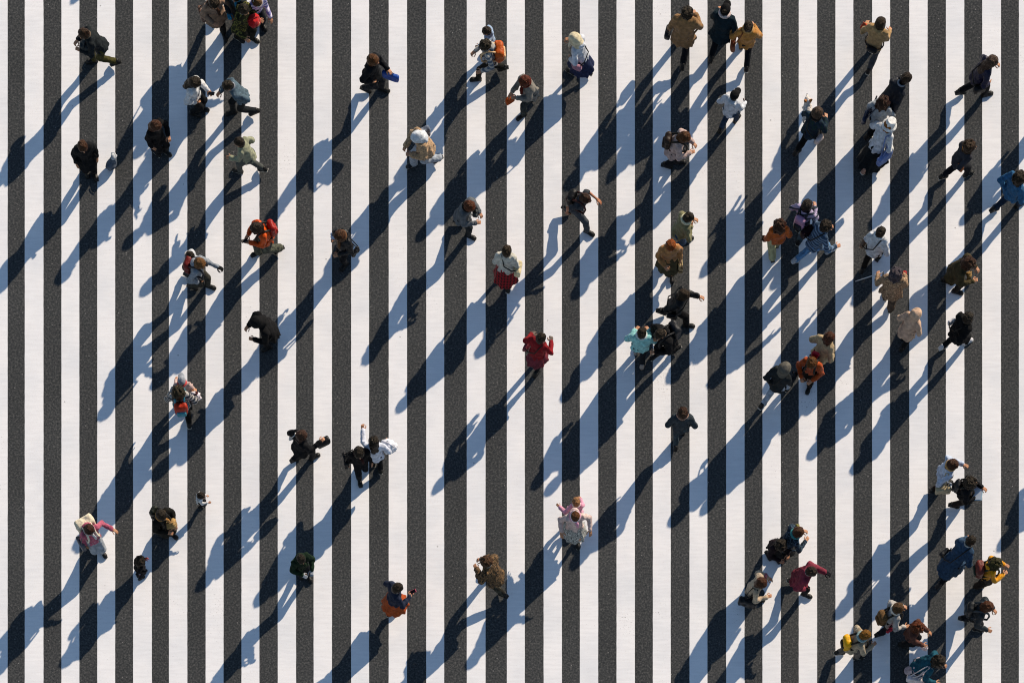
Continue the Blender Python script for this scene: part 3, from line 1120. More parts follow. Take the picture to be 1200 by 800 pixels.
P(267, 101, 195, 'person in a slate blue denim jacket bending forward, beside the white sweatshirt', ('jacket', 'denim', '4a5c68'), ('trousers', 'cloth', '14181c'), ('short', HB),
  ('behind', 'hold'), -.26, 1.66, .14, .5)
P(280, 167, 165, 'person in a pale green top and grey trousers with a long stretched rear leg', ('sweater', 'cloth', '8d8f76'), ('trousers', 'cloth', '4c4f4c'), ('short', HB),
  ('fwd', 'pocket'), .3, 1.58, .1, .2)
P(251, 4, 290, 'long-haired person in a beige brown coat at the top edge', ('coat', 'cloth', '8a705c'), ('trousers', 'cloth', '111'*2), ('long', '120b07'),
  ('wide', 'hold'), .2, 1.64, .08, .3, scarf='3a2418', bags=[('tote', 'R', '5f463a', 'brown bag on the left of the person in the beige quilted coat', 'leather', .9)])
P(276, -4, 250, 'person in a grey jacket with a turquoise sleeve, cut off by the top edge', ('jacket', 'cloth', '343a3c'), ('trousers', 'cloth', DK), ('bob', HB),
  ('fwd', 'hold'), .12, 1.62, .02, .3, scarf='2c7fa0', gloves='2c7fa0')
P(286, 12, 330, 'person in an olive parka over a yellow and green print, carrying a red bag', ('puffer', 'camo', '2c2c1a', '74703c'), ('trousers', 'cloth', '14150f'), ('short', '0f0d08'),
  ('hold', 'wide'), .15, 1.66, .05, .3, bags=[('fbundle', 'L', 'b5131c', 'bright red bag carried by the person in the olive parka', 'cloth', 1.0)])
P(302, 3, 300, 'person in a white and lilac top bending over beside the red bag', ('sweater', 'stripes', 'e4dcea', '8a86b8'), ('trousers', 'cloth', '1a1c22'), ('bob', '6b4a2a'),
  ('fwd', 'hold'), .1, 1.5, .1, .4, ht=('headband', 'd8c9c0'))
# ---- upper middle
P(438, 71, 340, 'person in a full black coat with brown hair and a bright blue pouch', ('parka', 'cloth', '111418'), ('trousers', 'cloth', '24262a'), ('bob', '4a2a12'),
  ('phone', 'pocket'), .2, 1.66, .03, .2, bags=[('case', 'L', '1d4a9a', 'bright blue pouch held by the person in the black coat', 'nylon')], wide=1.1)
P(570, 37, 180, 'child in a light blue hooded top, directly above the orange backpack', ('puffer', 'cloth', '8fa3bd'), ('trousers', 'denim', '4c5f78'), ('short', '1b1512'),
  ('fwd', 'down'), .14, 1.18, .02, .2)
P(568, 54, 185, 'person in a striped top with an orange backpack and one arm swung out', ('sweater', 'stripes', 'b8b2a8', '5c6674'), ('trousers', 'cloth', '1b1a16'), ('curly', '14120c'),
  ('wide', 'hold'), .34, 1.62, .06, .3, bags=[('backpack', '', 'b4521e', 'orange and cream backpack with red base', 'nylon', 1.1, 'd8b48a')])
P(614, 96, 215, 'person with reddish brown hair in a grey coat holding an orange paper bag', ('parka', 'cloth', '7d776e'), ('trousers', 'cloth', '343a3a'), ('bob', '4e1a0c'),
  ('phone', 'fwd'), .26, 1.62, .08, .3, scarf='5a1c12', bags=[('shopper', 'R', 'b4501e', 'small orange paper bag beside the grey coat', 'paper', .7)])
P(673, 46, 150, 'person in a cream hat and navy skirt with a pink bag', ('sweater', 'cloth', 'ccd0d8'), ('skirt', 'cloth', '262e4c'), ('bob', '1b130c'),
  ('pocket', 'hold'), .18, 1.62, .1, .5, ht=('hood', 'd6c8a8'), scarf='d8cfb8', bags=[('shoulder', 'L', 'b08090', 'dusty pink bag against a navy skirt', 'cloth', 1.0)])
P(805, 15, 78, 'curly-haired person in a wide camel brown coat, leftmost of three at the top', ('parka', 'cloth', '8a6844'), ('trousers', 'cloth', '12151a'), ('curly', HB),
  ('bag', 'hold'), .34, 1.78, .10, .1, wide=1.15, bags=[('handbag', 'L', '14161c', 'black handbag at the side of the camel coat', 'leather')])
P(850, 12, 72, 'person in a dark teal coat and round black hat beside the camel coat', ('parka', 'cloth', '14242c'), ('trousers', 'cloth', '10141a'), ('bun', HB),
  ('fwd', 'pocket'), -.32, 1.72, .1, .1, ht=('cap', '0c0c0e'), scarf='c9b8b4', wide=1.1)
P(877, 31, 85, 'person in a tan jacket with a black bun, right of the dark teal coat', ('jacket', 'cloth', 'b07a3c'), ('trousers', 'cloth', '161a1e'), ('bun', '120c08'),
  ('wide', 'hold'), .3, 1.62, .02, .0, scarf='b58c54', bags=[('tote', 'L', '7a3c20', 'reddish brown bag between the teal coat and the tan jacket', 'leather', .9)])
P(861, 112, 55, 'person in a white and grey jacket, jeans and black cap below the tan jacket', ('sweater', 'cloth', 'c4c8ce'), ('trousers', 'denim', '2c3c50'), ('short', HB),
  ('pocket', 'fwd'), -.24, 1.5, .05, .1, ht=('cap', '101012'), gloves='14141a')
P(803, 161, 350, 'person in a pale pink coat looking down with a brown backpack', ('parka', 'cloth', 'b8a098'), ('trousers', 'cloth', '15171c'), ('bob', '45260f'),
  ('hold', 'hold'), .15, 1.64, .12, .6, bags=[('backpack', '', '2a1c12', 'dark brown backpack on the pale pink coat', 'leather', .85)])
P(488, 161, 205, 'person in a white headscarf and sandy fur jacket', ('fur', 'fur', 'b49472'), ('wide', 'cloth', '9aa2ac'), ('bob', '100a06'),
  ('hold', 'hold'), -.3, 1.68, .1, .5, ht=('hijab', 'cfd3d8'), bags=[('tote', 'R', '6a7484', 'blue grey canvas bag beside the fur jacket', 'cloth', 1.2)], shoes='20242c')
# ---- middle left
P(300, 268, 205, 'person in a vivid orange jacket looking at a phone', ('jacket', 'nylon', 'd0521c'), ('wide', 'camo', '56584a', '2a2c28'), ('bob', '170e09'),
  ('phone', 'hold'), -.26, 1.66, .1, .6, bags=[('backpack', '', '9a1e14', 'red backpack on the orange jacket', 'nylon', .85), ('phone', 'L', '2a2a30', 'phone in front of the orange jacket')])
P(235, 309, 340, 'light brown haired person in a grey top with one arm stretched to the right', ('sweater', 'knit', '8d949c'), ('trousers', 'cloth', '3c3a34'), ('bob', '7c5430'),
  ('reach', 'pocket'), .2, 1.62, .08, .4, gloves='121214', bags=[('backpack', '', '6a1a16', 'red and black backpack on the grey top', 'nylon', .9, '202028')])
P(223, 300, 330, 'person in a white jacket walking just behind the red and black backpack', ('jacket', 'cloth', 'cfd2d6'), ('trousers', 'cloth', '24262a'), ('short', '0f0c0a'),
  ('down', 'fwd'), .15, 1.35, .03, .4, scarf='e2dfdc')
P(398, 277, 230, 'dark round-shouldered person in a black jacket with a pale blue cloth at the side', ('puffer', 'nylon', '14161a'), ('trousers', 'cloth', '101216'), ('bob', '3c200f'),
  ('hold', 'bag'), .12, 1.62, .04, .5, scarf='6a4a30', bags=[('tote', 'L', '101114', 'black bag on the right of the black jacket', 'leather', .7), ('bundle', 'R', '9fb2cf', 'pale blue cloth held at the left of the black jacket', 'cloth', .45)])
P(300, 378, 200, 'person hunched in a huge black coat with a lit brown face', ('parka', 'cloth', '0c0c0e'), ('trousers', 'cloth', BLK), ('big', '1c100a'),
  ('hold', 'hold'), .12, 1.62, .14, .7, ht=('hood', '0d0d0f'), wide=1.3)
P(209, 458, 95, 'olive-haired person with a red and white backpack in black trousers', ('jacket', 'stripes', 'b0aaa4', '30343c'), ('trousers', 'cloth', '0e0d0c'), ('big', '1d1a0e'),
  ('hold', 'wide'), .2, 1.66, .03, .1, bags=[('backpack', '', 'a8301c', 'red backpack with teal pocket in front of black trousers', 'nylon', .9, '3f8a9c'),
   ('bundle', 'R', 'e2d8dc', 'white bag with dark stripes beside the red backpack', 'stripesx', .8, '3a1418')])
P(213, 446, 95, 'small person in a pale grey cap just ahead of the olive-haired one', ('jacket', 'cloth', 'c8aca4'), ('trousers', 'cloth', '2c2c30'), ('short', '17110e'),
  ('fwd', 'down'), .14, 1.35, .02, .1, ht=('cap', '8f949c'), scarf='c24a4a')
# ---- middle
P(551, 242, 335, 'person in a long grey coat with copper fringe holding a dark bag in front', ('parka', 'cloth', '5c6064'), ('trousers', 'cloth', '20262a'), ('bob', '4a2210'),
  ('hold', 'hold'), -.2, 1.62, .1, .5, scarf='161616', bags=[('fbundle', 'L', '3a3f42', 'dark grey bag held out by the person in the long grey coat', 'nylon', .6)])
P(594, 294, 80, 'person in a cream jacket with black straps and a red plaid skirt', ('jacket', 'cloth', 'c4c0b4'), ('skirt', 'plaid', '9a1c24', '2a0e12'), ('short', '22180f'),
  ('down', 'down'), .22, 1.66, .04, .1, bags=[('shoulder', 'R', 'd8c8a0', 'straw coloured bag hanging at the right of the cream jacket', 'cloth', 1.3)])
P(686, 233, 330, 'short-haired person in a dark tee with bare arms and a black backpack', ('tee', 'cloth', '3a3d42'), ('trousers', 'cloth', '454a50'), ('short', '2a120c'),
  ('wide', 'back'), -.36, 1.66, .1, .4, bags=[('backpack', '', '101012', 'black backpack with red trim worn over a dark tee', 'nylon', .9, '3a1612')], skin='b87a58')
P(807, 255, 20, 'black-haired person in an olive and cream hooded jacket, behind the straw bag', ('jacket', 'cloth', '7f7a58'), ('trousers', 'denim', '2c4664'), ('short', HB),
  ('hold', 'strap'), .26, 1.64, .1, .3, scarf='d2ccac')
P(786, 289, 275, 'ginger-haired person in a tan jacket and dark olive skirt', ('jacket', 'cloth', 'b07c4c'), ('skirt', 'cloth', '4a4430'), ('bob', '9a4c1c'),
  ('down', 'hold'), .16, 1.6, .0, .3, bags=[('shopper', 'L', 'a89470', 'striped straw basket bag beside the dark olive skirt', 'stripesx', .85, '3c3020')])
P(802, 346, 350, 'person all in black with an arm out right, above the bulky coat', ('puffer', 'nylon', '0f1012'), ('trousers', 'cloth', '0c0c0e'), ('bob', '1a1008'),
  ('reach', 'behind'), -.34, 1.68, .08, .5, bags=[('shoulder', 'R', '141416', 'black bag behind the all-black person with an arm out', 'leather')])
P(752, 390, 85, 'person in a bright turquoise hooded jacket', ('jacket', 'cloth', '8cc4c4'), ('trousers', 'cloth', '1a1d22'), ('short', '0f0a08'),
  ('hold', 'hold'), .18, 1.62, .02, .0, scarf='c9d2d2', shoes='9a9088', wide=1.1)
P(773, 392, 215, 'person in a bulky black coat leaning left, right of the turquoise jacket', ('puffer', 'cloth', '121214'), ('trousers', 'cloth', '0d0d10'), ('short', '0e0b0a'),
  ('hold', 'strap'), -.24, 1.68, .16, .4, wide=1.15, bags=[('backpack', '', '1c1e22', 'charcoal backpack on the bulky black coat', 'nylon', 1.0, '15161a')])
P(634, 396, 55, 'person in a red jacket and dusky red skirt with black hair', ('jacket', 'cloth', '820c18'), ('mini', 'cloth', '702834'), ('short', HB),
  ('wide', 'hold'), .2, 1.62, .06, .2, gloves='6a5e56', bags=[('shoulder', 'L', '7a3440', 'dusky red bag on the left hip of the red jacket', 'leather')])
P(800, 483, 88, 'brown-haired person in a charcoal jacket with both elbows wide, alone under the black coats', ('jacket', 'cloth', '363d42'), ('trousers', 'cloth', '3e474a'), ('bob', '2a150d'),
  ('pocket', 'pocket'), -.22, 1.64, .05, .1, scarf='b08874', wide=1.0)
# ---- upper right
P(1032, 27, 65, 'person in a tan waistcoat with a waist bag and an orange bag under one arm', ('sweater', 'cloth', 'a8875c'), ('trousers', 'cloth', '4a4a4c'), ('bob', '1c1009'),
  ('wide', 'fwd'), .28, 1.66, .1, .2, bags=[('waist', '', '101012', 'black waist bag on the tan waistcoat', 'nylon'), ('bundle', 'L', 'b04628', 'orange red bag under the arm of the tan waistcoat', 'cloth', .65)])
P(1062, 92, 38, 'person in navy stretching an arm up above a dark round head, upper right', ('jacket', 'nylon', '10141e'), ('trousers', 'cloth', '0c0e12'), ('short', '120808'),
  ('face', 'back'), .26, 1.72, .44, .3, gloves='5a7aa4')
P(1035, 119, 70, 'dark red haired person in a light grey top just behind the white bucket hat', ('sweater', 'cloth', '8c9298'), ('trousers', 'cloth', '111720'), ('big', '240a08'),
  ('hold', 'hold'), .14, 1.62, .06, .3, bags=[('tote', 'L', '1a2a44', 'navy bag left of the light grey top', 'nylon', .8)])
P(1043, 146, 40, 'person in a white bucket hat, white jacket and very wide black trousers', ('sweater', 'cloth', 'ccced2'), ('long_skirt', 'cloth', '10181c'), ('bob', 'a8682c'),
  ('wide', 'pocket'), .36, 1.68, .16, .3, ht=('bucket', 'e2e0dc'), skin='d09a78', shoes='b08a78',
  bags=[('tote', 'R', '7486b8', 'crumpled periwinkle blue bag under the white jacket', 'cloth', 1.1), ('bundle', 'R', 'e4e0d8', 'fluffy white bundle over the arm of the white jacket', 'fur', .4)])
P(958, 132, 50, 'brown-haired person in a blue and green print jacket carrying a dog', ('jacket', 'camo', '182838', '1c302c'), ('trousers', 'cloth', '0d0f12'), ('bob', '3a2c24'),
  ('hold', 'hold'), -.3, 1.68, .08, .3, scarf='0f0e10', bags=[('shoulder', 'R', 'd4c0b8', 'pale pink bag at the right of the blue and green jacket', 'leather')])
P(1163, 72, 15, 'person in a navy and purple jacket with long brown hair, top right', ('jacket', 'nylon', '181834'), ('trousers', 'cloth', '0e1014'), ('long', '3a2a24'),
  ('hold', 'pocket'), -.3, 1.7, .14, .4, bags=[('shoulder', 'R', '0f0f12', 'black bag below the navy and purple jacket', 'leather', 1.2), ('bundle', 'L', '3c2a7c', 'purple cloth over the forearm of the navy jacket', 'cloth', .5)])
P(1137, 171, 25, 'curly dark brown haired person in a grey jacket with an orange scarf', ('jacket', 'cloth', '34343a'), ('trousers', 'cloth', '15161c'), ('big', '24140a'),
  ('fwd', 'behind'), -.3, 1.62, .1, .2, scarf='c07a34', bags=[('bundle', 'R', 'a85c2c', 'rust coloured bag behind the dark curly hair', 'cloth', .5)])
P(1196, 208, 30, 'person in a blue denim jacket with thick black hair, cut by the right edge', ('jacket', 'denim', '2a5a80'), ('trousers', 'denim', '1c2c40'), ('big', '0e0a08'),
  ('behind', 'wide'), -.3, 1.7, .06, .2, wide=1.15)
P(913, 263, 100, 'dark brown haired person in a rust jacket and pale yellow trousers, left of the trio', ('jacket', 'cloth', 'b0551c'), ('wide', 'cloth', 'b8b48a'), ('big', '2c120a'),
  ('bag', 'bag'), -.18, 1.6, .0, .2, bags=[('bundle', 'L', '4a2c1c', 'dark brown bag on the left arm of the rust jacket', 'fur', .5), ('bundle', 'R', 'b8623a', 'copper orange bag on the right arm of the rust jacket', 'leather', .45)], gloves='14202c')
P(946, 240, 60, 'black-haired person in a lilac and grey top with a red pouch, top of the trio', ('sweater', 'stripesx', 'a89cb8', '2e3a44'), ('trousers', 'cloth', '3c4a54'), ('bob', '0d0b10'),
  ('strap', 'hold'), .16, 1.62, .06, .1, bags=[('backpack', '', 'b48aa8', 'pink and navy backpack on the lilac top', 'nylon', .8, '20242e'), ('shoulder', 'R', 'a01818', 'small red pouch beside the lilac top', 'leather', .7)])
P(968, 265, 30, 'curly-haired person in a blue striped shirt and light blue jeans', ('jacket', 'stripes', '6a7f98', '30445a'), ('trousers', 'denim', '5c88b4'), ('curly', HB),
  ('hold', 'wide'), -.42, 1.7, .12, .3, shoes='b4b8c0', bags=[('shoulder', 'L', '2a1216', 'dark wine coloured bag behind the light blue jeans', 'leather', 1.4)])
P(1032, 272, 60, 'black-haired person in a white jacket with a small brown bag', ('jacket', 'cloth', 'c9cbce'), ('trousers', 'cloth', '1c1814'), ('short', '0c0907'),
  ('down', 'pocket'), -.24, 1.66, .08, .1, bags=[('shoulder', 'L', '80624c', 'small brown bag on the white jacket', 'leather', .9)], scarf='dcdcdc')
P(1050, 320, 80, 'person in a beige print coat and blue grey hair with a white stick', ('parka', 'print', 'a88c70', '5a4636'), ('wide', 'cloth', '5c4a3c'), ('big', '4a4450'),
  ('wide', 'fwd'), .15, 1.62, .05, .4, scarf='1c1c24', wide=1.2,
  bags=[('stick', 'L', 'd8d8d8', 'thin white stick held beside the beige print coat', 'plastic'), ('handbag', 'R', 'a01c20', 'red handbag under the beige print coat', 'leather', .8)])
P(1074, 367, 50, 'person in a pale beige hooded coat seen from behind, right of the print coat', ('parka', 'cloth', 'c4a48c'), ('trousers', 'cloth', '101214'), ('short', '201008'),
  ('pocket', 'pocket'), .14, 1.5, .12, .2, ht=('hood', 'caa98e'))
P(1137, 309, 345, 'reddish brown haired person in an olive brown coat hugging its sleeves', ('parka', 'cloth', '423a26'), ('trousers', 'cloth', '1c1812'), ('big', '2c140c'),
  ('hold', 'hold'), -.16, 1.64, .14, .5, wide=1.15, bags=[('fbundle', 'R', '8a6a38', 'mustard brown bag at the front of the olive brown coat', 'cloth', .5)])
P(1135, 373, 30, 'person in a shaggy black fur jacket', ('fur', 'fur', '0d0e10'), ('trousers', 'cloth', '101114'), ('curly', '0e0e0e'),
  ('fwd', 'behind'), -.3, 1.62, .08, .2, shoes='c8c8cc', bags=[('shoulder', 'L', 'c0c0c4', 'silver bag below the shaggy black fur', 'leather', .8)])
# ---- middle right
P(972, 395, 45, 'brown-haired person in a tan and cream coat, upper one of the pair', ('parka', 'cloth', 'b09a78'), ('trousers', 'cloth', '16120e'), ('bob', '3c1a0e'),
  ('pocket', 'pocket'), .1, 1.62, .1, .3)
P(951, 426, 250, 'person with dark orange-brown bob in a burnt orange jacket, lower one of the pair', ('jacket', 'cloth', 'a8481c'), ('trousers', 'cloth', '191410'), ('bob', '54300f'),
  ('hold', 'hold'), .14, 1.58, .06, .5, bags=[('backpack', '', 'a81c2c', 'small crimson backpack between the pair', 'nylon', .6)])
P(920, 431, 50, 'person in a charcoal coat with a grey hood and pale grey trousers', ('jacket', 'cloth', '24282a'), ('trousers', 'cloth', 'a8b0ba'), ('short', HB),
  ('behind', 'fwd'), -.38, 1.68, .1, .2, ht=('hood', '5a564e'), gloves='0e0e10', bags=[('shoulder', 'L', '1d4494', 'bright blue pouch low on the charcoal coat', 'nylon', .7)])
# ---- lower left
P(354, 510, 30, 'person in a black coat with a white strap, holding out a red and black bag', ('parka', 'cloth', '101114'), ('trousers', 'cloth', '16171b'), ('bob', '35201a'),
  ('pocket', 'reach'), -.22, 1.64, .02, .4, scarf='14141a', bags=[('handbag', 'R', '16161a', 'red and black bag held out from the black coat', 'nylon', 1.1), ('tote', 'L', 'd4d4d4', 'small white bag hanging from the black coat', 'cloth', .6)])
P(421, 531, 280, 'black-haired person in a black jacket with a dark red front, left of the white top', ('jacket', 'cloth', '0e0e11'), ('trousers', 'cloth', '101318'), ('bob', '0b0a09'),
  ('down', 'bag'), -.2, 1.62, .03, .4, scarf='2c0f0e', wide=1.1, bags=[('tote', 'R', '0f0f12', 'black bag at the left of the black-haired person', 'nylon', .9)])
P(438, 517, 95, 'long black haired person in a white top with one arm reaching up', ('sweater', 'cloth', 'd4d8e4'), ('trousers', 'cloth', '0e1116'), ('long', '0b0a0a'),
  ('reach2', 'wide'), .1, 1.62, .04, .1, bags=[('bundle', 'R', 'e8e8ee', 'white coat draped over the arm of the long-haired person', 'cloth', 1.2)])
P(105, 621, 300, 'person in a pink sleeved top with a cream bag on the back', ('sweater', 'cloth', 'b0586e'), ('wide', 'cloth', '9aa0a8'), ('bob', '2c120c'),
  ('out', 'down'), .12, 1.56, -.02, .4, scarf='cfd0d2', bags=[('backpack', '', 'e2d6bc', 'large cream backpack worn by the person with pink sleeves', 'cloth', 1.35, 'e6dcc6'),
   ('tote', 'R', '5c5c62', 'grey bag at the left of the pink-sleeved person', 'nylon', .9)])
P(190, 604, 320, 'person in a black jacket with camel fur and a tan cushion-like bag', ('jacket', 'cloth', '12120e'), ('wide', 'cloth', '1a1a16'), ('bob', '100d09'),
  ('hold', 'hold'), .12, 1.62, .04, .3, scarf='a8783c', bags=[('fbundle', 'L', 'b08c58', 'tan soft bag at the right of the black jacket', 'fur', .8), ('backpack', '', '1c2018', 'dark green backpack above the small child shadow', 'nylon', .7)])
P(236, 581, 0, 'small black-haired child in white with dark spots, alone on the dark stripe', ('sweater', 'print', 'e2e2e2', 'dadada'), ('trousers', 'cloth', '202226'), ('short', '0e0b0a'),
  ('fwd', 'reach'), .08, .80, .02, .2)
P(165, 657, 30, 'black-haired child in a black coat with a red glove', ('jacket', 'cloth', '0f0f12'), ('trousers', 'cloth', '18181c'), ('big', '0a0808'),
  ('fwd', 'back'), .1, 1.05, .04, .3, scarf='6a6a70', gloves='b03c2c')
P(353, 655, 300, 'person with black hair and dark green jacket standing wholly in shadow', ('jacket', 'cloth', '16281a'), ('trousers', 'cloth', '12161a'), ('short', '080907'),
  ('hold', 'hold'), .1, 1.5, .02, .4, scarf='1c2c1c', gloves='9aa0a8')
P(466, 689, 20, 'person in a navy jacket and orange skirt with a pink hand bag, lower middle', ('jacket', 'cloth', '232a3c'), ('skirt', 'cloth', '9c441a'), ('short', '0f0a08'),
  ('pocket', 'hold'), .16, 1.66, .04, .4, bags=[('bundle', 'L', '343a48', 'dark grey bag on the left arm of the navy jacket', 'nylon', .5), ('phone', 'R', 'c8506c', 'pink phone of the person in the orange skirt')])
P(569, 658, 150, 'person in brown camouflage fur with mottled curly hair', ('fur', 'camo', '6a5238', '14110d'), ('trousers', 'camo', '2c2a24', '4c4a40'), ('curly', '3c2414'),
  ('hold', 'hold'), -.3, 1.66, .14, .2)
P(675, 588, 100, 'blonde child in pink, directly ahead of the person with a white headband', ('jacket', 'cloth', 'd89ab0'), ('mini', 'cloth', 'd8a8bc'), ('short', 'b08058'),
  ('out', 'fwd'), .1, 1.2, .02, .3, scarf='e4d0cc')
P(674, 605, 275, 'person with a white headband and a black and white print skirt', ('sweater', 'cloth', 'd0b8b0'), ('skirt', 'print', 'b4b4ae', '3c4044'), ('short', '6a3c1c'),
  ('wide', 'wide'), .12, 1.62, -.03, .4, ht=('headband', 'e8e0e0'), scarf='d89ab4')
# ---- lower right
P(936, 623, 20, 'brown-haired person in a navy print jacket with a yellow green bag behind', ('jacket', 'print', '18242f', '445668'), ('wide', 'cloth', '141518'), ('bob', '3a1e10'),
  ('hold', 'hold'), .1, 1.6, .14, .4, scarf='3c8a88', bags=[('bundle', 'L', '8c8444', 'yellow green bag along the top of the navy print jacket', 'cloth', .6)])
P(916, 640, 300, 'person with jet black bob bending down beside the navy print jacket', ('jacket', 'cloth', '22181c'), ('trousers', 'cloth', '17181c'), ('big', '090808'),
  ('hold', 'hold'), .1, 1.48, .12, .5)
P(951, 670, 340, 'person in a maroon pink cape coat with dark hair and an arm reaching right', ('poncho', 'cloth', '7c2c3c'), ('trousers', 'cloth', '14141a'), ('short', '1a0e0c'),
  ('reach', 'pocket'), -.22, 1.62, .1, .4, gloves='15151a', wide=1.15)
P(893, 683, 345, 'brown-haired person in a beige coat with a large black bag', ('jacket', 'cloth', 'b4a088'), ('trousers', 'cloth', '24303a'), ('bob', '3a1a0c'),
  ('wide', 'hold'), .16, 1.62, .08, .4, bags=[('tote', 'R', '0d0f12', 'large black bag below the beige coat', 'nylon', 1.2), ('bundle', 'L', 'b06a70', 'pink and white parcel above the beige coat', 'print', .5)])
P(1117, 544, 5, 'brown-haired person in a white and pale blue shirt with a caramel scarf', ('jacket', 'cloth', 'b8c2d4'), ('trousers', 'cloth', '241a14'), ('bob', '34170c'),
  ('phone', 'back'), .16, 1.64, .06, .3, scarf='c89a5c', bags=[('tote', 'R', 'b8a888', 'beige bag behind the pale blue shirt', 'cloth', 1.0)], wide=1.15)
P(1139, 566, 350, 'person with thick black hair in a black jacket holding a pale blue folder', ('jacket', 'cloth', '121317'), ('trousers', 'cloth', '2a2320'), ('big', '0b0908'),
  ('phone', 'hold'), .14, 1.62, .05, .3, bags=[('board', 'R', 'a8c4d4', 'pale blue folder in front of the black jacket', 'paper'), ('backpack', '', '1c1d22', 'black backpack behind the thick black hair', 'nylon', .7)])
P(1138, 633, 42, 'person in a long blue denim coat with a trailing hem', ('coat', 'denim', '30455c'), ('trousers', 'cloth', '0e1218'), ('short', HB),
  ('fwd', 'pocket'), .4, 1.68, .26, .1, shoes='1c1c20', bags=[('shoulder', 'L', '14161a', 'black bag hanging below the denim coat', 'leather')])
P(1168, 660, 5, 'person in a bright yellow orange knit with a green and red basket', ('sweater', 'knit', 'e09a20'), ('wide', 'cloth', '241c18'), ('big', '2c2c12'),
  ('phone', 'hold'), .1, 1.58, .08, .4, scarf='c87a24', bags=[('backpack', '', '6a2c24', 'round maroon and green bag behind the yellow knit', 'leather', 1.0, '1e3020')])
P(1158, 711, 350, 'brown-haired person in a dark slate jacket with a black bag on the left', ('jacket', 'nylon', '1c262c'), ('trousers', 'cloth', '14171c'), ('bob', '44200e'),
  ('hold', 'wide'), -.2, 1.64, .12, .4, bags=[('backpack', '', '14181c', 'black backpack with grey rim on the slate jacket', 'nylon', .8, '3a4044')])
P(1053, 712, 20, 'person with a brown bob, white collar and brown fur shawl', ('jacket', 'cloth', 'a8a4a0'), ('trousers', 'cloth', '1c1c24'), ('bob', '4a3420'),
  ('hold', 'wide'), .16, 1.62, .1, .4, scarf='e2d8c8', bags=[('backpack', '', '6c5030', 'brown fur shawl over the shoulders beside the white collar', 'fur', .9), ('shoulder', 'R', 'a8283c', 'small red bag under the white collar', 'leather', .7)])
P(1077, 735, 340, 'person with big auburn hair, between the white collar and the teal jacket', ('jacket', 'cloth', '5a3c34'), ('trousers', 'cloth', '1c1a1c'), ('big', '54240f'),
  ('fwd', 'fwd'), .12, 1.56, .04, .4, bags=[('shopper', 'R', 'd8ccd0', 'white and red paper bag below the auburn hair', 'paper', .5)])
P(1014, 744, 10, 'person with golden brown hair in a beige jacket, bottom edge group', ('jacket', 'cloth', 'a89880'), ('trousers', 'cloth', '6a6058'), ('short', '8a5c1c'),
  ('strap', 'hold'), -.22, 1.64, .14, .4, scarf='8fa8a8', bags=[('backpack', '', 'e0a81c', 'bright yellow and black backpack behind the golden brown hair', 'nylon', .9, '1c1810')])
P(1101, 775, 350, 'black-haired person in a deep teal jacket with white and pink trousers', ('jacket', 'cloth', '1c4c5c'), ('wide', 'cloth', 'b8a4a8'), ('big', '0f0b0a'),
  ('hold', 'wide'), -.18, 1.64, .24, .4, bags=[('tote', 'R', 'cfc4c4', 'pale bag with dark edge behind the teal jacket', 'cloth', 1.0)])
# ---- people just outside the picture whose shadows fall into it
P(1318, 454, 250, 'person in a grey coat carrying a wide bundle, off the right edge', ('coat', 'cloth', '5a5a60'), ('trousers', 'cloth', DK), ('bob', HN), ('wide', 'wide'), .1, 1.72, .05, wide=1.3)
P(1250, 95, 60, 'person in a grey jacket walking off the right edge at the top', ('jacket', 'cloth', '4a4a50'), ('trousers', 'cloth', DK), ('short', HB), ('fwd', 'back'), .2, 1.45)
P(208, -200, 60, 'person in a navy jacket off the top edge', ('jacket', 'cloth', '2a3040'), ('trousers', 'cloth', DK), ('short', HB), ('fwd', 'back'), .2, 1.7)


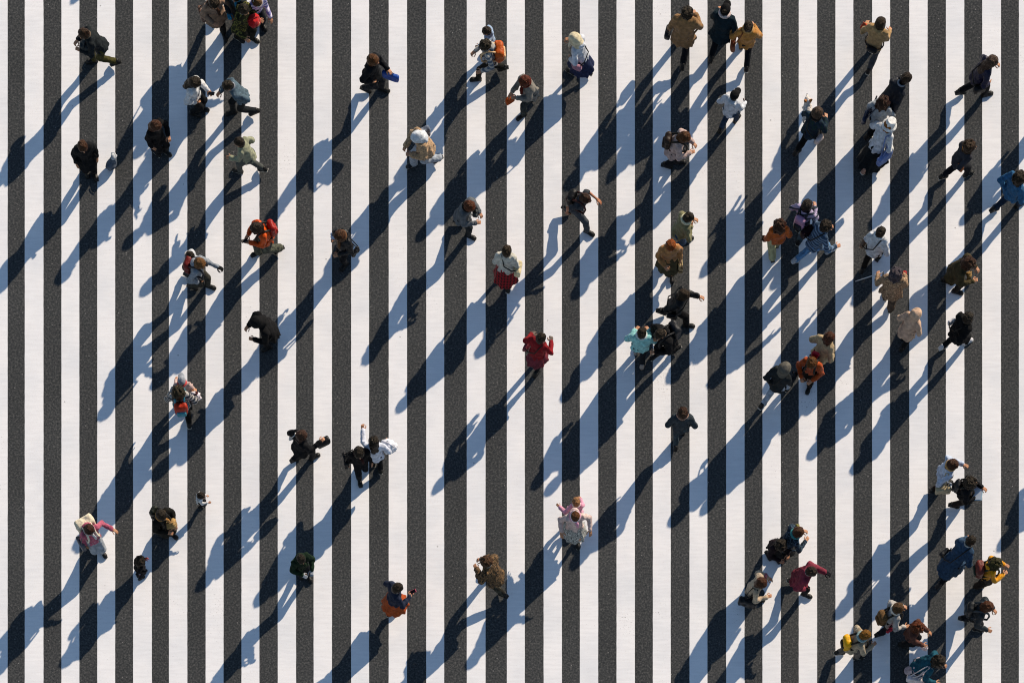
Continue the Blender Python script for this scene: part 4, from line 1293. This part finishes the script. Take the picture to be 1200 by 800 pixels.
# ------------------------------------------------------------------ the dog carried by the person in the print jacket
def dog():
    x, y = px(947, 125, 1.25)
    root = bpy.data.objects.new('dog', None)
    C.objects.link(root)
    root.location = (x, y, 1.0)
    root.rotation_euler = (0, 0, R(95))
    tag(root, 'white dog with ginger ears carried in front of the brown-haired person', 'dog')
    g = G((-.3, -.2, -.2), (.32, .2, .42), .011, 3)
    g.add(g.ell((-.05, 0, .12), (.17, .10, .11)), 0)
    g.add(g.seg((.04, 0, .16), (.1, 0, .24), .08, .065), .04)
    g.add(g.ell((.12, 0, .27), (.075, .07, .065)), .03)
    g.add(g.seg((.16, 0, .26), (.235, 0, .24), .036, .022), .02)
    for s in (-1, 1):
        g.add(g.seg((.04, s * .06, .08), (.1, s * .065, -.04), .035, .026), .02)
        g.add(g.seg((.1, s * .065, -.04), (.13, s * .065, -.09), .026, .024), .01)
        g.add(g.seg((-.15, s * .06, .08), (-.12, s * .08, -.03), .055, .03), .02)
        g.add(g.seg((-.12, s * .08, -.03), (-.17, s * .08, -.11), .026, .022), .01)
    g.add(g.seg((-.2, 0, .16), (-.26, .03, .25), .03, .022), .02)
    g.noise(.008, (.03, .03, .03))
    V, Q = g.mesh()
    mk('body', V, Q, mat('fur', 'd8d0c8'), root)
    for s in (-1, 1):
        g = G((-.02, -.16, .22), (.2, .16, .45), .007, 4)
        g.add(g.seg((.095, s * .052, .31), (.085, s * .078, .385), .034, .012), 0)
        V, Q = g.mesh()
        mk('ear', V, Q, mat('fur', 'b87438'), root)
        V, Q = ball((.175, s * .03, .285), .010, 5)
        mk('eye', V, Q, mat('plain', '0a0808'), root)
    V, Q = ball((.255, 0, .245), .014, 5)
    mk('nose', V, Q, mat('plain', '0a0808'), root)


dog()


# ------------------------------------------------------------------ small sack lying on the road
def sack():
    x, y = px(131, 190, .2)
    root = bpy.data.objects.new('sack', None)
    C.objects.link(root)
    root.location = (x, y, .004)
    root.rotation_euler = (0, 0, R(50))
    tag(root, 'small grey sack with a pale top standing alone on the road', 'bag')
    g = G((-.2, -.2, -.02), (.25, .2, .4), .012, 8)
    g.add(g.ell((-.03, 0, .12), (.13, .10, .12)), 0)
    g.add(g.ell((.05, 0, .22), (.075, .07, .09)), .05)
    g.cut(g.box((0, 0, -.2), (1, 1, .2), .001))
    g.noise(.010, (.05, .05, .07))
    V, Q = g.mesh()
    mk('bag_body', V, Q, mat('cloth', '5c6470'), root)
    g = G((-.05, -.15, .2), (.25, .15, .45), .010, 8)
    g.add(g.ell((.08, 0, .31), (.07, .06, .035)), 0)
    g.noise(.010, (.04, .04, .04))
    V, Q = g.mesh()
    mk('flap', V, Q, mat('cloth', 'c8ccd0'), root)
    V, Q = tube([(.05, -.05, .31), (.09, -.07, .37), (.14, 0, .40), (.11, .07, .37), (.06, .05, .31)], .009, 6)
    mk('handle', V, Q, mat('cloth', 'd8d8d8'), root)


sack()
